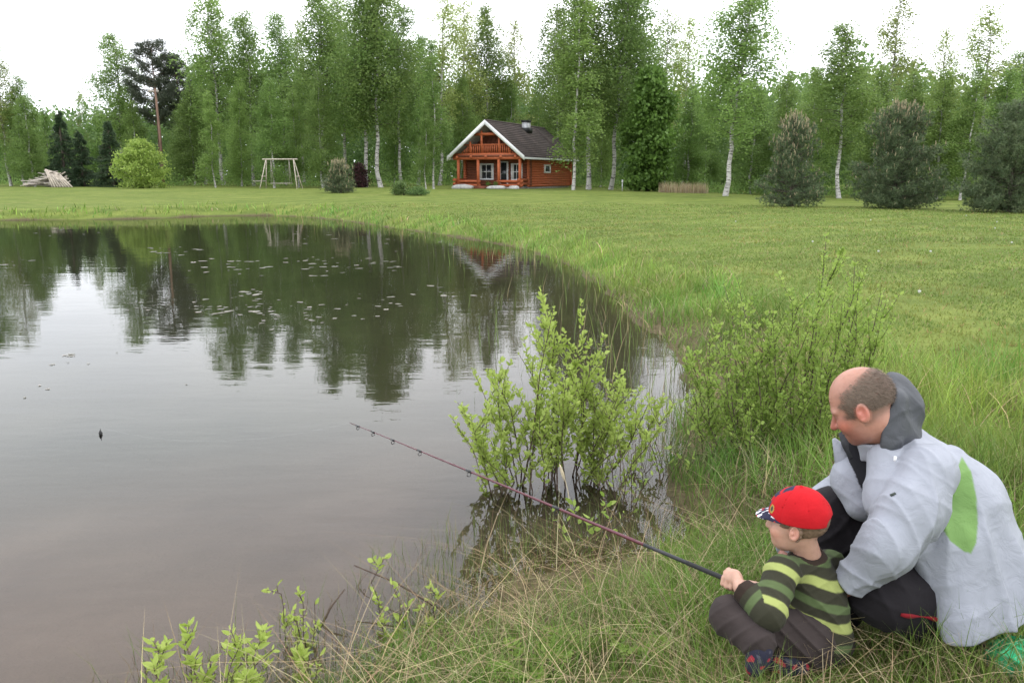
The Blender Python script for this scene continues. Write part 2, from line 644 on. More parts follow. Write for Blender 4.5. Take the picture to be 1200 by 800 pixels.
def birch_meshes(kind, seed):
    """trunk, limbs and crown of a birch 16 m tall"""
    rg = np.random.default_rng(seed)
    H = 16.0
    base, width, nb, nl, sz, r0 = {'tall': (0.28, 2.3, 95, 18000, 0.145, 0.12), 'full': (0.07, 2.1, 95, 21000, 0.15, 0.10),
                                  'sparse': (0.30, 1.8, 60, 8000, 0.135, 0.11), 'slim': (0.14, 1.35, 60, 11000, 0.145, 0.075)}[kind]
    zs = np.linspace(0, H, 14)
    wob = np.stack([np.cumsum(rg.normal(size=14)) * 0.07, np.cumsum(rg.normal(size=14)) * 0.07], -1)
    wob -= wob[0]

    def ctr(z):
        return np.stack([np.interp(z, zs, wob[:, 0]), np.interp(z, zs, wob[:, 1]), z], -1)
    tr_ = MB()
    tz = np.concatenate([[-0.4], zs])
    rr = np.interp(tz, [-0.4, 0, 1, H * 0.6, H], [r0 * 1.5, r0 * 1.35, r0, r0 * 0.55, 0.012])
    tr_.tube(np.concatenate([ctr(zs[:1]) - (0, 0, 0.4), ctr(zs)]), rr, 8, False)
    li = MB()
    pts = []
    fac = []
    wts = []
    segs = []
    for b in range(nb):
        t = base + (1 - base) * ((b + rg.random()) / nb) ** 0.9
        z0 = t * H
        u = (t - base) / (1 - base)
        prof = {'tall': min(1, 0.45 + 1.5 * u) * (1 - u) ** 0.55, 'full': min(1, 0.75 + 1.2 * u) * (1 - u) ** 0.7,
                'sparse': min(1, 0.5 + 1.4 * u) * (1 - u) ** 0.6, 'slim': min(1, 0.6 + 1.3 * u) * (1 - u) ** 0.65}[kind]
        L = width * (prof + 0.10) * rg.uniform(0.55, 1.3)
        az = rg.random() * 2 * math.pi
        rise = rg.uniform(0.5, 1.5) * (0.6 + 0.6 * u)
        s = np.linspace(0, 1, 6)
        p0 = ctr(np.array([z0]))[0]
        path = p0 + np.stack([np.cos(az) * s * L, np.sin(az) * s * L, L * (rise * s - 0.75 * rise * s ** 2.2)], -1)
        path[1:] += rg.normal(size=(5, 3)) * 0.05 * L
        li.tube(path, np.linspace(0.02 + 0.02 * (1 - u), 0.006, 6), 4, False)
        segs.append((path, L))
        wts.append(L ** 1.3 + 0.12)
    wts = np.array(wts) / sum(wts)
    cnt = rg.multinomial(nl, wts)
    for (path, L), n in zip(segs, cnt):
        ncl = max(2, int(L * 4.5))
        ts = np.clip(rg.beta(2.2, 1.1, ncl), 0.05, 1) * 5
        i0 = np.minimum(ts.astype(int), 4)
        cl = path[i0] + (path[i0 + 1] - path[i0]) * (ts - i0)[:, None]
        cl = cl + rg.normal(size=cl.shape) * 0.12
        which = rg.integers(0, ncl, n)
        spread = 0.20 + 0.12 * L
        d = np.clip(rg.normal(size=(n, 3)), -1.7, 1.7) * spread * np.array([0.8, 0.8, 0.75])
        d[:, 2] -= rg.exponential(0.42 if kind != 'sparse' else 0.34, n) * min(1, 0.4 + L * 0.4)
        pts.append(cl[which] + d)
        clf = rg.uniform(0.1, 0.9, ncl)
        fac.append(clf[which])
    pts = np.concatenate(pts)
    fac = np.concatenate(fac)
    keep = pts[:, 2] > 0.25
    pts, fac = pts[keep], fac[keep]
    mt = {'tall': 'leaf_birch', 'full': 'leaf_birch', 'sparse': 'leaf_birch_light', 'slim': 'leaf_birch'}[kind]
    crown = leaf_mesh('crown', pts, sz, M[mt], axis=np.array([0, 0, -0.35]), fac=fac, rg=rg)
    return tr_.mesh('trunk', M['bark_birch'], True), li.mesh('limbs', M['bark_dark']), crown


def maple_meshes(seed, H=9.0, W=2.9, nl=14000, mat='leaf_maple', sz=0.24, low=0.04, bark='bark_dark', stems=1):
    rg = np.random.default_rng(seed)
    tr_ = MB()
    li = MB()
    for s_ in range(stems):
        a = rg.random() * 6.28
        o = np.array([math.cos(a), math.sin(a), 0]) * (0.25 if stems > 1 else 0)
        zt = np.linspace(-0.3, H * 0.8, 7)
        pth = np.stack([o[0] * (1 + zt * 0.7) + 0.04 * rg.normal(size=7), o[1] * (1 + zt * 0.7) + 0.04 * rg.normal(size=7), zt], -1)
        tr_.tube(pth, np.linspace(0.13 if stems == 1 else 0.035, 0.01, 7), 7, False)
    ncl = int(60 + 26 * H)
    u = rg.random(ncl)
    zc = H * (low + (1 - low) * u)
    prof = np.clip(np.sin(np.pi * (0.16 + 0.82 * u)) ** 0.75, 0.05, 1)
    az = rg.random(ncl) * 6.283
    rr = W * 0.55 * 2 * prof * np.sqrt(rg.uniform(0.12, 1, ncl)) * 0.5 * rg.uniform(0.7, 1.25, ncl) * (1 + 0.25 * np.sin(az * 2 + zc * 1.3) * np.sin(zc * 2.1 + 1))
    cl = np.stack([np.cos(az) * rr, np.sin(az) * rr, zc], -1)
    for c in cl[::3]:
        z0 = max(0.15, c[2] - 0.5 * np.hypot(c[0], c[1]) - 0.2)
        li.tube([(0, 0, z0), (c[0] * 0.5, c[1] * 0.5, z0 + (c[2] - z0) * 0.6), c], [0.035, 0.02, 0.006], 4, False)
    which = rg.integers(0, ncl, nl)
    pts = cl[which] + rg.normal(size=(nl, 3)) * np.array([0.30, 0.30, 0.20]) * (0.5 + 0.06 * H)
    pts = pts[pts[:, 2] > 0.05]
    fac = rg.uniform(0, 1, ncl)[which][:len(pts)]
    crown = leaf_mesh('crown', pts, sz, M[mat], fac=fac, rg=rg, aspect=0.8)
    return tr_.mesh('trunk', M[bark], True), li.mesh('limbs', M[bark]), crown


def needle_tris(c, d, L, w, n, rg, spread=0.8):
    """tufts of n needles at c pointing about d"""
    N = len(c)
    cc = np.repeat(c, n, 0)
    dd = norm(np.repeat(d, n, 0) + rg.normal(size=(N * n, 3)) * spread)
    s = norm(np.cross(dd, rg.normal(size=(N * n, 3)))) * w
    LL = (np.repeat(np.broadcast_to(L, (N,)), n) * rg.uniform(0.7, 1.2, N * n))[:, None]
    v = np.stack([cc - s, cc + s, cc + dd * LL], 1).reshape(-1, 3)
    return v, np.arange(3 * N * n).reshape(-1, 3)


def pine_bush_meshes(seed, H, W, ntuft, candles=True, mat='needle_pine', dense=1.0):
    """young pine with branches to the ground and pale upright shoots"""
    rg = np.random.default_rng(seed)
    tr_, li, ca = MB(), MB(), MB()
    zt = np.linspace(-0.2, H * 0.97, 7)
    tr_.tube(np.stack([0.04 * rg.normal(size=7), 0.04 * rg.normal(size=7), zt], -1), np.linspace(0.11, 0.015, 7), 7, False)
    tips, dirs, faces_ = [], [], []
    nb = int(60 + H * 22)
    for b in range(nb):
        t = ((b + rg.random()) / nb) ** 1.35
        z0 = H * (0.02 + 0.93 * t)
        prof = (min(1, 0.80 + 1.6 * t)) * (1 - t) ** 0.55 + 0.06
        L = W * prof * rg.uniform(0.6, 1.12)
        az = rg.random() * 6.283
        s = np.linspace(0, 1, 6)
        rise = (rg.uniform(0.0, 0.35) + 0.5 * t) * sstep(0.0, 0.35, t + 0.05)
        path = np.stack([np.cos(az) * s * L, np.sin(az) * s * L, z0 + L * (0.10 * s + rise * s ** 2)], -1)
        path[1:] += rg.normal(size=(5, 3)) * 0.04
        path[:, 2] = np.maximum(path[:, 2], 0.06)
        li.tube(path, np.linspace(0.022, 0.006, 6), 4, False)
        nt = max(3, int(ntuft * L / (nb * W * 0.5)))
        ts = np.clip(rg.beta(1.7, 0.9, nt), 0.08, 1) * 4.999
        i0 = ts.astype(int)
        pp = path[i0] + (path[i0 + 1] - path[i0]) * (ts - i0)[:, None]
        pp = pp + rg.normal(size=pp.shape) * np.array([0.11, 0.11, 0.09]) * (0.7 + 0.25 * L)
        out = norm(path[-1] - path[0] + np.array([0, 0, 0.45 * L]))
        tips.append(pp)
        dirs.append(np.tile(out, (nt, 1)))
        if candles:
            for q_ in pp[ts > 3.4][: 1 + int(4 * t + rg.random())]:
                h = rg.uniform(0.09, 0.22) * (0.7 + 0.8 * t)
                ca.tube([q_, q_ + np.array([rg.normal() * 0.02, rg.normal() * 0.02, h * 0.6]), q_ + np.array([rg.normal() * 0.02, rg.normal() * 0.02, h])], [0.020, 0.018, 0.006], 4, False)
    c = np.concatenate(tips)
    d = np.concatenate(dirs)
    c[:, 2] = np.maximum(c[:, 2], 0.05)
    v, t_ = needle_tris(c, d, 0.16, 0.0085, int(16 * dense), rg, 0.75)
    fac = np.repeat(np.clip(rg.uniform(0, 1, len(c)), 0, 1), int(16 * dense) * 3)
    crown = mesh_np('crown', v, t_, M[mat], fac[:, None] * np.ones(3))
    parts = [('trunk', tr_.mesh('trunk', M['bark_dark'], True)), ('limbs', li.mesh('limbs', M['bark_dark'])), ('crown', crown)]
    if candles:
        parts.append(('shoots', ca.mesh('shoots', M['candle'], True)))
    return parts


def spruce_meshes(seed, H, W):
    rg = np.random.default_rng(seed)
    tr_, li = MB(), MB()
    tr_.tube([(0, 0, -0.3), (0, 0, H * 0.5), (0, 0, H)], [0.16, 0.09, 0.01], 7, False)
    c, d = [], []
    nb = int(H * 20)
    for b in range(nb):
        t = (b + rg.random()) / nb
        L = W * (1 - t) ** 0.85 * rg.uniform(0.7, 1.1) + 0.12
        az = rg.random() * 6.283
        s = np.linspace(0, 1, 5)
        z0 = H * (0.03 + 0.95 * t)
        path = np.stack([np.cos(az) * s * L, np.sin(az) * s * L, z0 - L * (0.42 * s - 0.22 * s * s)], -1)
        path[:, 2] = np.maximum(path[:, 2], 0.1)
        li.tube(path, np.linspace(0.025, 0.006, 5), 4, False)
        n = int(10 + L * 22)
        ts = np.clip(rg.beta(1.5, 1.0, n), 0.02, 1) * 3.999
        i0 = ts.astype(int)
        pp = path[i0] + (path[i0 + 1] - path[i0]) * (ts - i0)[:, None]
        side = np.array([-np.sin(az), np.cos(az), 0])
        pp = pp + side * (rg.normal(size=n) * 0.16 * L * 0.5)[:, None] - np.array([0, 0, 1]) * rg.exponential(0.10, n)[:, None]
        c.append(pp)
        d.append(np.tile(norm(path[-1] - path[0]) + np.array([0, 0, -0.2]), (n, 1)))
    c = np.concatenate(c)
    d = np.concatenate(d)
    v, t_ = needle_tris(c, d, 0.24, 0.020, 6, rg, 0.6)
    fac = np.repeat(rg.uniform(0, 1, len(c)), 18)
    return tr_.mesh('trunk', M['bark_dark'], True), li.mesh('limbs', M['bark_dark']), mesh_np('crown', v, t_, M['needle_spruce'], fac[:, None] * np.ones(3))


def tall_pine_meshes(seed):
    """old pine 15 m tall, bare lower trunk and cloudy dark crown"""
    rg = np.random.default_rng(seed)
    H = 15.0
    tr_, li = MB(), MB()
    zt = np.linspace(-0.3, H, 9)
    tr_.tube(np.stack([0.06 * rg.normal(size=9), 0.06 * rg.normal(size=9), zt], -1), np.linspace(0.2, 0.03, 9), 8, False)
    c, d = [], []
    for b in range(52):
        t = (b + rg.random()) / 52
        z0 = H * (0.42 + 0.57 * t)
        L = (0.9 + 1.9 * math.sin(math.pi * (0.25 + 0.7 * t))) * rg.uniform(0.6, 1.15)
        az = rg.random() * 6.283
        s = np.linspace(0, 1, 5)
        path = np.stack([np.cos(az) * s * L, np.sin(az) * s * L, z0 + L * (0.35 * s * s + 0.05 * s)], -1)
        li.tube(path, np.linspace(0.05, 0.012, 5), 4, False)
        ncl = int(3 + L * 3)
        ts = np.clip(rg.beta(2.0, 0.8, ncl), 0.2, 1) * 3.999
        i0 = ts.astype(int)
        cl = path[i0] + (path[i0 + 1] - path[i0]) * (ts - i0)[:, None]
        for q_ in cl:
            n = 22
            c.append(q_ + rg.normal(size=(n, 3)) * np.array([0.30, 0.30, 0.17]))
            d.append(np.tile(norm(path[-1] - path[0] + np.array([0, 0, 0.8])), (n, 1)))
    c = np.concatenate(c)
    d = np.concatenate(d)
    v, t_ = needle_tris(c, d, 0.26, 0.018, 6, rg, 0.9)
    fac = np.repeat(rg.uniform(0, 1, len(c)), 18)
    return tr_.mesh('trunk', M['bark_pine'], True), li.mesh('limbs', M['bark_pine']), mesh_np('crown', v, t_, M['needle_pine_far'], fac[:, None] * np.ones(3))


def plant_tree(name, parts, loc, sc, rz, label, cat='tree', group=None, lean=(0, 0)):
    t = thing(name, loc, label, cat, group, rz)
    t.scale = sc
    t.rotation_euler = (lean[0], lean[1], rz)
    for nm, me in parts:
        obj(nm, me, t, kind='stuff' if nm == 'shoots' else None)
    return t


TP = ('trunk', 'limbs', 'crown')
BIRCH = {k_: [list(zip(TP, birch_meshes(k_, 100 + 7 * i + j))) for j in range(n)] for i, (k_, n) in enumerate((('tall', 4), ('full', 4), ('sparse', 3), ('slim', 3)))}


def place(px, topy, Y, H0):
    p = at_Y(px, HORIZ, Y)
    z = gz(p[0], p[1])
    h = at_Y(px, topy, Y)[2] - z
    return (p[0], p[1], z - 0.02), h / H0


# every tree of the wood's edge: (px, top row, distance, kind, variant, width factor, label)
BT = [
    (-12, 40, 72, 'tall', 0, 1.0, 'birch half out of view at the left edge of the picture'),
    (12, 48, 70, 'sparse', 0, 1.0, 'airy thin-leaved birch at far left above the pile of boards'),
    (28, 88, 70, 'full', 0, 1.0, 'broad leafy birch at far left above the pile of boards'),
    (40, 112, 66, 'full', 1, 0.9, 'short leafy birch right behind the pile of boards'),
    (62, 128, 78, 'full', 2, 0.8, 'low green birch between the pile of boards and the dark spruces'),
    (97, 104, 92, 'sparse', 1, 0.8, 'small distant birch whose thin top shows above the dark spruces'),
    (118, 125, 86, 'full', 3, 0.8, 'low bushy birch behind the three dark spruces'),
    (146, 40, 80, 'tall', 1, 1.0, 'lone tall birch with oval crown left of the dark pines'),
    (160, 118, 76, 'full', 0, 0.8, 'short pale birch behind the round bright green young tree'),
    (214, 122, 74, 'full', 2, 0.8, 'low birch below the dark pines beside the bare pole'),
    (228, 100, 72, 'full', 1, 0.9, 'leafy birch in front of the right dark pine'),
    (240, 66, 76, 'tall', 2, 0.85, 'slender birch just right of the dark pines'),
    (262, -2, 72, 'tall', 3, 1.0, 'tallest birch of the left half, its pointed top touching the frame'),
    (252, 108, 64, 'slim', 0, 1.0, 'short narrow birch at the lawn edge left of the swing frame'),
    (297, 14, 70, 'tall', 0, 0.85, 'tall birch with rounded top left of the swing frame'),
    (283, 92, 68, 'full', 1, 0.7, 'leafy lower birch in front of the tallest left birch'),
    (321, 92, 62, 'full', 3, 0.9, 'full pale green birch directly behind the swing frame'),
    (334, 16, 73, 'tall', 1, 0.8, 'tall narrow-topped birch above the swing frame'),
    (356, 22, 76, 'sparse', 2, 0.9, 'thin see-through birch right of the swing frame'),
    (350, 105, 64, 'slim', 1, 1.0, 'slim short birch beside the right leg of the swing frame'),
    (381, -14, 68, 'tall', 2, 0.95, 'tall dense birch above the small round pine bush'),
    (403, -4, 72, 'tall', 3, 0.9, 'tall birch behind the dark red shrub'),
    (378, 82, 62, 'full', 0, 0.75, 'leafy birch low behind the small round pine bush'),
    (428, -30, 64, 'tall', 0, 1.0, 'white-stemmed birch, left one of the pair with thick bare lower trunks'),
    (446, -34, 63, 'tall', 1, 1.0, 'white-stemmed birch, right one of the pair with thick bare lower trunks'),
    (470, 5, 70, 'tall', 3, 0.85, 'tall birch left of the first gap of sky'),
    (490, 40, 74, 'tall', 2, 0.9, 'tall leafy birch above the slim birches left of the cabin'),
    (462, 95, 72, 'full', 2, 0.7, 'low leafy birch in the shade between thick-trunked birches'),
    (508, 44, 58, 'slim', 2, 1.0, 'slim birch with thin white stem left of the cabin'),
    (499, 120, 57, 'slim', 0, 0.8, 'thinnest white-stemmed sapling birch left of the cabin'),
    (515, -8, 72, 'sparse', 1, 1.1, 'yellow-green airy birch high above the cabin left eave'),
    (545, 2, 76, 'sparse', 0, 1.1, 'yellow-green airy birch rising over the cabin gable'),
    (572, 8, 78, 'tall', 2, 0.85, 'dark-stemmed birch rising over the cabin ridge'),
    (540, 88, 74, 'full', 3, 0.8, 'full low birch hidden behind the cabin gable'),
    (604, 22, 80, 'sparse', 2, 1.0, 'nearly bare birch left of the wide gap of sky'),
    (598, 98, 78, 'full', 1, 0.9, 'leafy birch just behind the cabin ridge'),
    (632, 92, 84, 'full', 0, 0.9, 'leafy birch below the wide gap of sky behind the chimney'),
    (672, -24, 56, 'slim', 1, 1.3, 'birch with straight thin white stem at the cabin far corner'),
    (690, -40, 60, 'tall', 0, 1.0, 'thick white-trunked birch just right of the cabin'),
    (716, -36, 61, 'tall', 2, 1.0, 'leaning thick-trunked birch second to the right of the cabin'),
    (655, 10, 72, 'tall', 3, 0.8, 'tall birch right of the wide gap of sky'),
    (740, -22, 66, 'tall', 1, 0.95, 'tall birch behind the bright green broadleaf tree'),
    (704, 88, 72, 'full', 2, 0.8, 'leafy low birch between the two thick trunks by the cabin'),
    (778, 8, 68, 'sparse', 1, 1.0, 'thin birch over the right side of the bright green broadleaf tree'),
    (800, 20, 74, 'sparse', 0, 0.9, 'faint see-through birch left of the lone white trunk'),
    (805, 100, 62, 'full', 3, 0.9, 'low leafy birch above the dry reeds'),
    (851, -26, 50, 'tall', 3, 1.05, 'lone birch with long bright white trunk right of the dry reeds'),
    (826, 112, 66, 'full', 0, 0.8, 'bushy birch left of the lone white trunk'),
    (880, 92, 56, 'full', 1, 1.0, 'bushy birch right of the lone white trunk'),
    (912, 84, 60, 'full', 2, 0.9, 'leafy birch behind the leftmost bushy pine'),
    (948, 80, 54, 'full', 3, 0.9, 'leafy birch between the leftmost and middle bushy pines'),
    (985, 28, 50, 'tall', 2, 1.0, 'broad tall birch over the space between two bushy pines'),
    (1035, -14, 58, 'sparse', 2, 1.0, 'very tall open birch with loose leaves right of the broad birch'),
    (1022, 78, 54, 'full', 0, 0.8, 'dark leafy birch under the very tall open birch'),
    (1062, 84, 52, 'full', 1, 0.9, 'leafy birch right behind the middle bushy pine'),
    (1094, 34, 60, 'sparse', 0, 0.85, 'wispy-topped birch second from the right edge'),
    (1100, 82, 50, 'full', 2, 0.9, 'leafy birch between the middle and right bushy pines'),
    (1148, 6, 52, 'sparse', 1, 1.2, 'wispy tall birch rightmost above the wood'),
    (1128, 74, 48, 'slim', 2, 1.2, 'white-stemmed leafy birch left of the right bushy pine'),
    (1166, 80, 50, 'full', 3, 0.9, 'leafy birch above the right bushy pine'),
    (1182, 60, 58, 'tall', 1, 0.9, 'tall leafy birch behind the rightmost bushy pine'),
    (1215, 70, 52, 'full', 0, 1.0, 'leafy birch at the right edge of the picture'),
]
rb = random.Random(5)
for px, ty, Y, kd, vi, wf, lab in BT:
    loc, s = place(px, ty, Y, 16.0)
    w = max(0.6, min(1.2, (0.35 + 0.65 * s))) * wf * (1.35 if kd in ('full', 'tall') else 1.2)
    plant_tree('birch_tree', BIRCH[kd][vi], loc, (w, w, s), rb.random() * 6.28, lab, 'tree', 'birches along the edge of the wood',
               (rb.uniform(-0.015, 0.015), rb.uniform(-0.02, 0.02) + (0.06 if 'leaning' in lab else 0)))

PINE = [list(zip(TP, tall_pine_meshes(300 + i))) for i in range(2)]
for px, ty, Y, vi, wf, lab in [(190, 50, 78, 0, 1.0, 'tall dark pine with cloudy crown, left of the two'), (216, 66, 80, 1, 0.9, 'slightly lower dark pine, right of the two'),
                               (1196, 92, 60, 1, 0.7, 'dark pine top at the far right edge behind the birches')]:
    loc, s = place(px, ty, Y, 15.0)
    plant_tree('pine_tree', PINE[vi], loc, (s * wf,) * 2 + (s,), rb.random() * 6.28, lab)
for i, (px, ty, Y, W, lab) in enumerate([(76, 128, 66, 1.5, 'tallest of three dark spruces near the pile of boards'), (97, 152, 66, 1.45, 'middle dark spruce, low and broad, behind the lawn'),
                                         (132, 140, 65, 1.5, 'dark spruce beside the round bright green young tree')]):
    loc, s = place(px, ty, Y, 1.0)
    plant_tree('spruce_tree', list(zip(TP, spruce_meshes(320 + i, s, W))), loc, (1, 1, 1), 0, lab)
loc, s = place(166, 165, 61, 1.0)
plant_tree('young_tree', list(zip(TP, maple_meshes(331, s, 3.4, 9000, 'leaf_bank', 0.14, 0.03, stems=5))), loc, (1, 1, 1), 0, 'round bright green young tree alone on the lawn at left')
loc, s = place(760, 84, 57, 1.0)
plant_tree('broadleaf_tree', list(zip(TP, maple_meshes(332, s, 3.1, 17000, 'leaf_maple', 0.24, 0.02))), loc, (1, 1, 1), 0, 'bright green broadleaf tree standing right of the cabin')

# bushy pines on the lawn
for i, (px, ty, by, W, nt, lab) in enumerate([(926, 134, 243, 1.5, 2600, 'leftmost of three bushy pines on the right lawn, the thin one'),
                                              (1048, 120, 243, 2.0, 5000, 'middle one of three bushy pines on the right lawn, widest, with pale shoots'),
                                              (1180, 118, 247, 1.9, 5000, 'rightmost bushy pine on the lawn, darkest, cut by the picture edge')]):
    p = at_z(px, by, 0.40)
    z = gz(p[0], p[1])
    H = at_Y(px, ty, p[1])[2] - z
    plant_tree('bushy_pine', pine_bush_meshes(340 + i, H, W, nt, i != 2, 'needle_pine' if i != 2 else 'needle_pine', 1.0 if i else 0.8), (p[0], p[1], z), (1, 1, 1), 0, lab, 'tree', 'bushy pines on the right lawn')
p = at_z(399, 231, 0.55)
plant_tree('small_pine', pine_bush_meshes(350, at_Y(399, 189, p[1])[2] - gz(p[0], p[1]), 0.95, 900, True), (p[0], p[1], gz(p[0], p[1])), (1, 1, 1), 0, 'small round pine bush on the far lawn near the pond', 'shrub')
for i, (px, ty, by, W, mt, lab, nm) in enumerate([(469, 216, 229, 0.55, 'needle_pine', 'little round green bush left of the cabin, the taller of two', 'low_bush'),
                                                  (489, 221, 229, 0.75, 'needle_pine', 'flat green bush left of the cabin, the lower of two', 'low_bush')]):
    p = at_z(px, by, 0.7)
    z = gz(p[0], p[1])
    H = max(0.35, at_Y(px, ty, p[1])[2] - z)
    plant_tree(nm, list(zip(TP, maple_meshes(360 + i, H, W * 1.2, 2600, 'leaf_dark', 0.075, 0.02, stems=4))), (p[0], p[1], z), (1, 1, 1), 0, lab, 'shrub')
loc, s = place(421, 193, 63, 1.0)
plant_tree('red_shrub', list(zip(TP, maple_meshes(365, s, 1.3, 2600, 'leaf_purple', 0.12, 0.05, stems=5))), loc, (1, 1, 1), 0, 'dark red leaved shrub by the white birch trunks', 'shrub')

# the depth of the wood: one mass nobody could count
rg = np.random.default_rng(77)
n = 190000
az = rg.uniform(-48, 48, n)
px_ = 600 + FPX * np.tan(np.radians(az)) / math.cos(PITCH) * 0.98
Yc = rg.uniform(0, 1, n) ** 0.8
front = np.interp(px_, [0, 300, 600, 760, 900, 1200], [84, 82, 86, 76, 64, 60])
Y_ = front + 24 * Yc
X_ = np.tan(np.radians(az)) * Y_
top = (1 + 0.22 * fbm(X_ * 0.22, Y_ * 0.22, 3)) * np.interp(px_, [-50, 60, 130, 200, 240, 300, 480, 560, 640, 700, 780, 830, 900, 1000, 1080, 1250], [7.5, 7.5, 7.0, 8.5, 11, 12.5, 13, 11.5, 10, 12, 10, 9, 8.3, 9.5, 8.3, 8.3])
top = np.maximum(top, 3)
Zc = top * rg.uniform(0, 1, n) ** 0.85
pts = np.stack([X_, Y_, 0.8 + Zc + 0.15], -1)
pts += rg.normal(size=pts.shape) * 0.15
fac = np.clip(0.5 + 0.5 * fbm(X_ * 0.35, Zc * 0.45, 3), 0, 1)
n2 = 42000
az2 = rg.uniform(-50, 50, n2)
Y2 = rg.uniform(114, 142, n2)
X2 = np.tan(np.radians(az2)) * Y2
px2 = 600 + FPX * np.tan(np.radians(az2)) / math.cos(PITCH) * 0.98
Z2 = (1 + 0.2 * fbm(X2 * 0.2, Y2 * 0.2, 2)) * np.interp(px2, [-50, 130, 240, 480, 640, 780, 900, 1250], [7, 7, 10, 11, 9.5, 10, 9, 9]) * rg.random(n2)
v1_, q1_ = leaf_quads(pts, 0.42, rg=rg)
v2_, q2_ = leaf_quads(np.stack([X2, Y2, 0.9 + Z2], -1), 1.15, rg=rg)
f2_ = np.repeat(np.concatenate([np.clip(fac + rg.normal(size=n) * 0.2, 0, 1), rg.uniform(0, 0.8, n2)]), 4)[:, None] * np.ones(3)
wood_me = mesh_np('distant_wood', np.concatenate([v1_, v2_]), np.concatenate([q1_, q2_ + len(v1_)]), M['leaf_dark'], f2_)
obj('distant_wood', wood_me, kind='stuff', label='dense dark green mass of the wood behind the front trees', cat='wood')
# undergrowth along the foot of the wood
n = 33000
az = rg.uniform(-46, 46, n)
px_ = 600 + FPX * np.tan(np.radians(az)) / math.cos(PITCH) * 0.98
front = np.interp(px_, [0, 300, 470, 600, 700, 760, 850, 1000, 1200], [70, 67, 66, 76, 68, 62, 54, 52, 50])
Y_ = front + 12 * rg.uniform(0, 1, n) ** 1.3
X_ = np.tan(np.radians(az)) * Y_
hh = np.clip(1.1 + 1.5 * fbm(X_ * 0.35, Y_ * 0.2 + 5, 3), 0.25, 3.2)
Zc = hh * rg.uniform(0, 1, n) ** 1.2
pts = np.stack([X_, Y_, ground(X_, Y_) + Zc + 0.05], -1)
fac = np.clip(0.5 + 0.7 * fbm(X_ * 0.6, Y_ * 0.6, 2), 0, 1)
obj('undergrowth', leaf_mesh('undergrowth', pts, 0.17, M['leaf_birch'], fac=fac, rg=rg), kind='stuff', label='leafy undergrowth along the foot of the wood', cat='undergrowth')
# ------------------------------------------------------------------ the log cabin
k = NT('log_wood')
v = k.coord('Object', (0.6, 0.6, 4))
nz = k.noise(5, 5, v, 0.6)
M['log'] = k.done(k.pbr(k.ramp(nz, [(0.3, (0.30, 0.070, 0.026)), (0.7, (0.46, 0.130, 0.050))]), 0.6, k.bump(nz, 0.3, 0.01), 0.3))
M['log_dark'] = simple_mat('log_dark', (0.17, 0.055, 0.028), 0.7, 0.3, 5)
k = NT('shingle')
v = k.coord('Object')
nz = k.noise(9, 4, v, 0.7)
nbg = k.noise(0.8, 4, v, 0.6)
M['roof'] = k.done(k.pbr(k.mul(k.ramp(nz, [(0.3, (0.062, 0.052, 0.050)), (0.7, (0.125, 0.105, 0.098))]), k.ramp(nbg, [(0.3, (0.75, 0.75, 0.75)), (0.7, (1.2, 1.15, 1.1))])), 0.9, k.bump(nz, 0.4, 0.02), 0.15))
M['white'] = simple_mat('white_paint', (0.74, 0.74, 0.73), 0.5, 0.06, 4, 0.05)
k = NT('glass')
M['glass'] = k.done(k.pbr((0.022, 0.027, 0.03), 0.06, spec=0.6))
M['curtain'] = simple_mat('curtain', (0.62, 0.60, 0.55), 0.9, 0.12, 8, stretch=(6, 6, 0.3))
M['stone'] = simple_mat('stone', (0.42, 0.41, 0.39), 0.9, 0.3, 4, 0.5, 0.03)
M['metal_grey'] = simple_mat('metal_grey', (0.48, 0.48, 0.49), 0.45, 0.15, 5, Metallic=0.3)
M['black'] = simple_mat('black_metal', (0.02, 0.02, 0.02), 0.5, 0.2, 5)
M['grey_wood'] = simple_mat('grey_wood', (0.34, 0.30, 0.26), 0.85, 0.35, 7, 0.3, stretch=(1, 1, 3))
M['pale_wood'] = simple_mat('pale_wood', (0.46, 0.40, 0.33), 0.85, 0.3, 7, 0.3)

o2 = at_Y(568.5, HORIZ, 60.0)
CZ = gz(o2[0] + 1, 62.0)
cab = thing('log_cabin', (o2[0], o2[1], CZ), 'red-brown log cabin with white gable boards and dark shingle roof', 'cabin', None, math.atan2(-0.41, 0.91))
HW, FV, BV = 2.60, 2.0, 10.6           # half width, front wall, back wall
RZ, EZ, EU = 4.72, 2.20, 3.08          # ridge, eave heights; eave half span
SL = (RZ - EZ) / EU


def log_row(mb, p0, p1, z0, z1, r=0.1):
    nlog = max(1, round((z1 - z0) / (2 * r * 0.92)))
    st = (z1 - z0) / nlog
    for i in range(nlog):
        z = z0 + (i + 0.5) * st
        a = np.array([p0[0], p0[1], z])
        b = np.array([p1[0], p1[1], z])
        mb.tube([a, b], st * 0.56, 8)


WT = 2.25
mb = MB()
for s in (-1, 1):
    log_row(mb, (s * HW, FV - 0.22), (s * HW, BV + 0.2), 0.12, WT)
mb.build('side_log_wall', M['log'], cab, True)
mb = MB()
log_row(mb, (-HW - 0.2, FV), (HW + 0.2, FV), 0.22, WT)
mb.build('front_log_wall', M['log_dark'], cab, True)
mb = MB()
log_row(mb, (-HW - 0.2, BV), (HW + 0.2, BV), 0.22, WT)
for i in range(11):                     # back gable
    z = WT + 0.1 + i * 0.2
    w = (RZ - 0.25 - z) / SL
    if w > 0.1:
        mb.tube([(-w, BV, z), (w, BV, z)], 0.11, 8)
mb.build('back_log_wall', M['log'], cab, True)
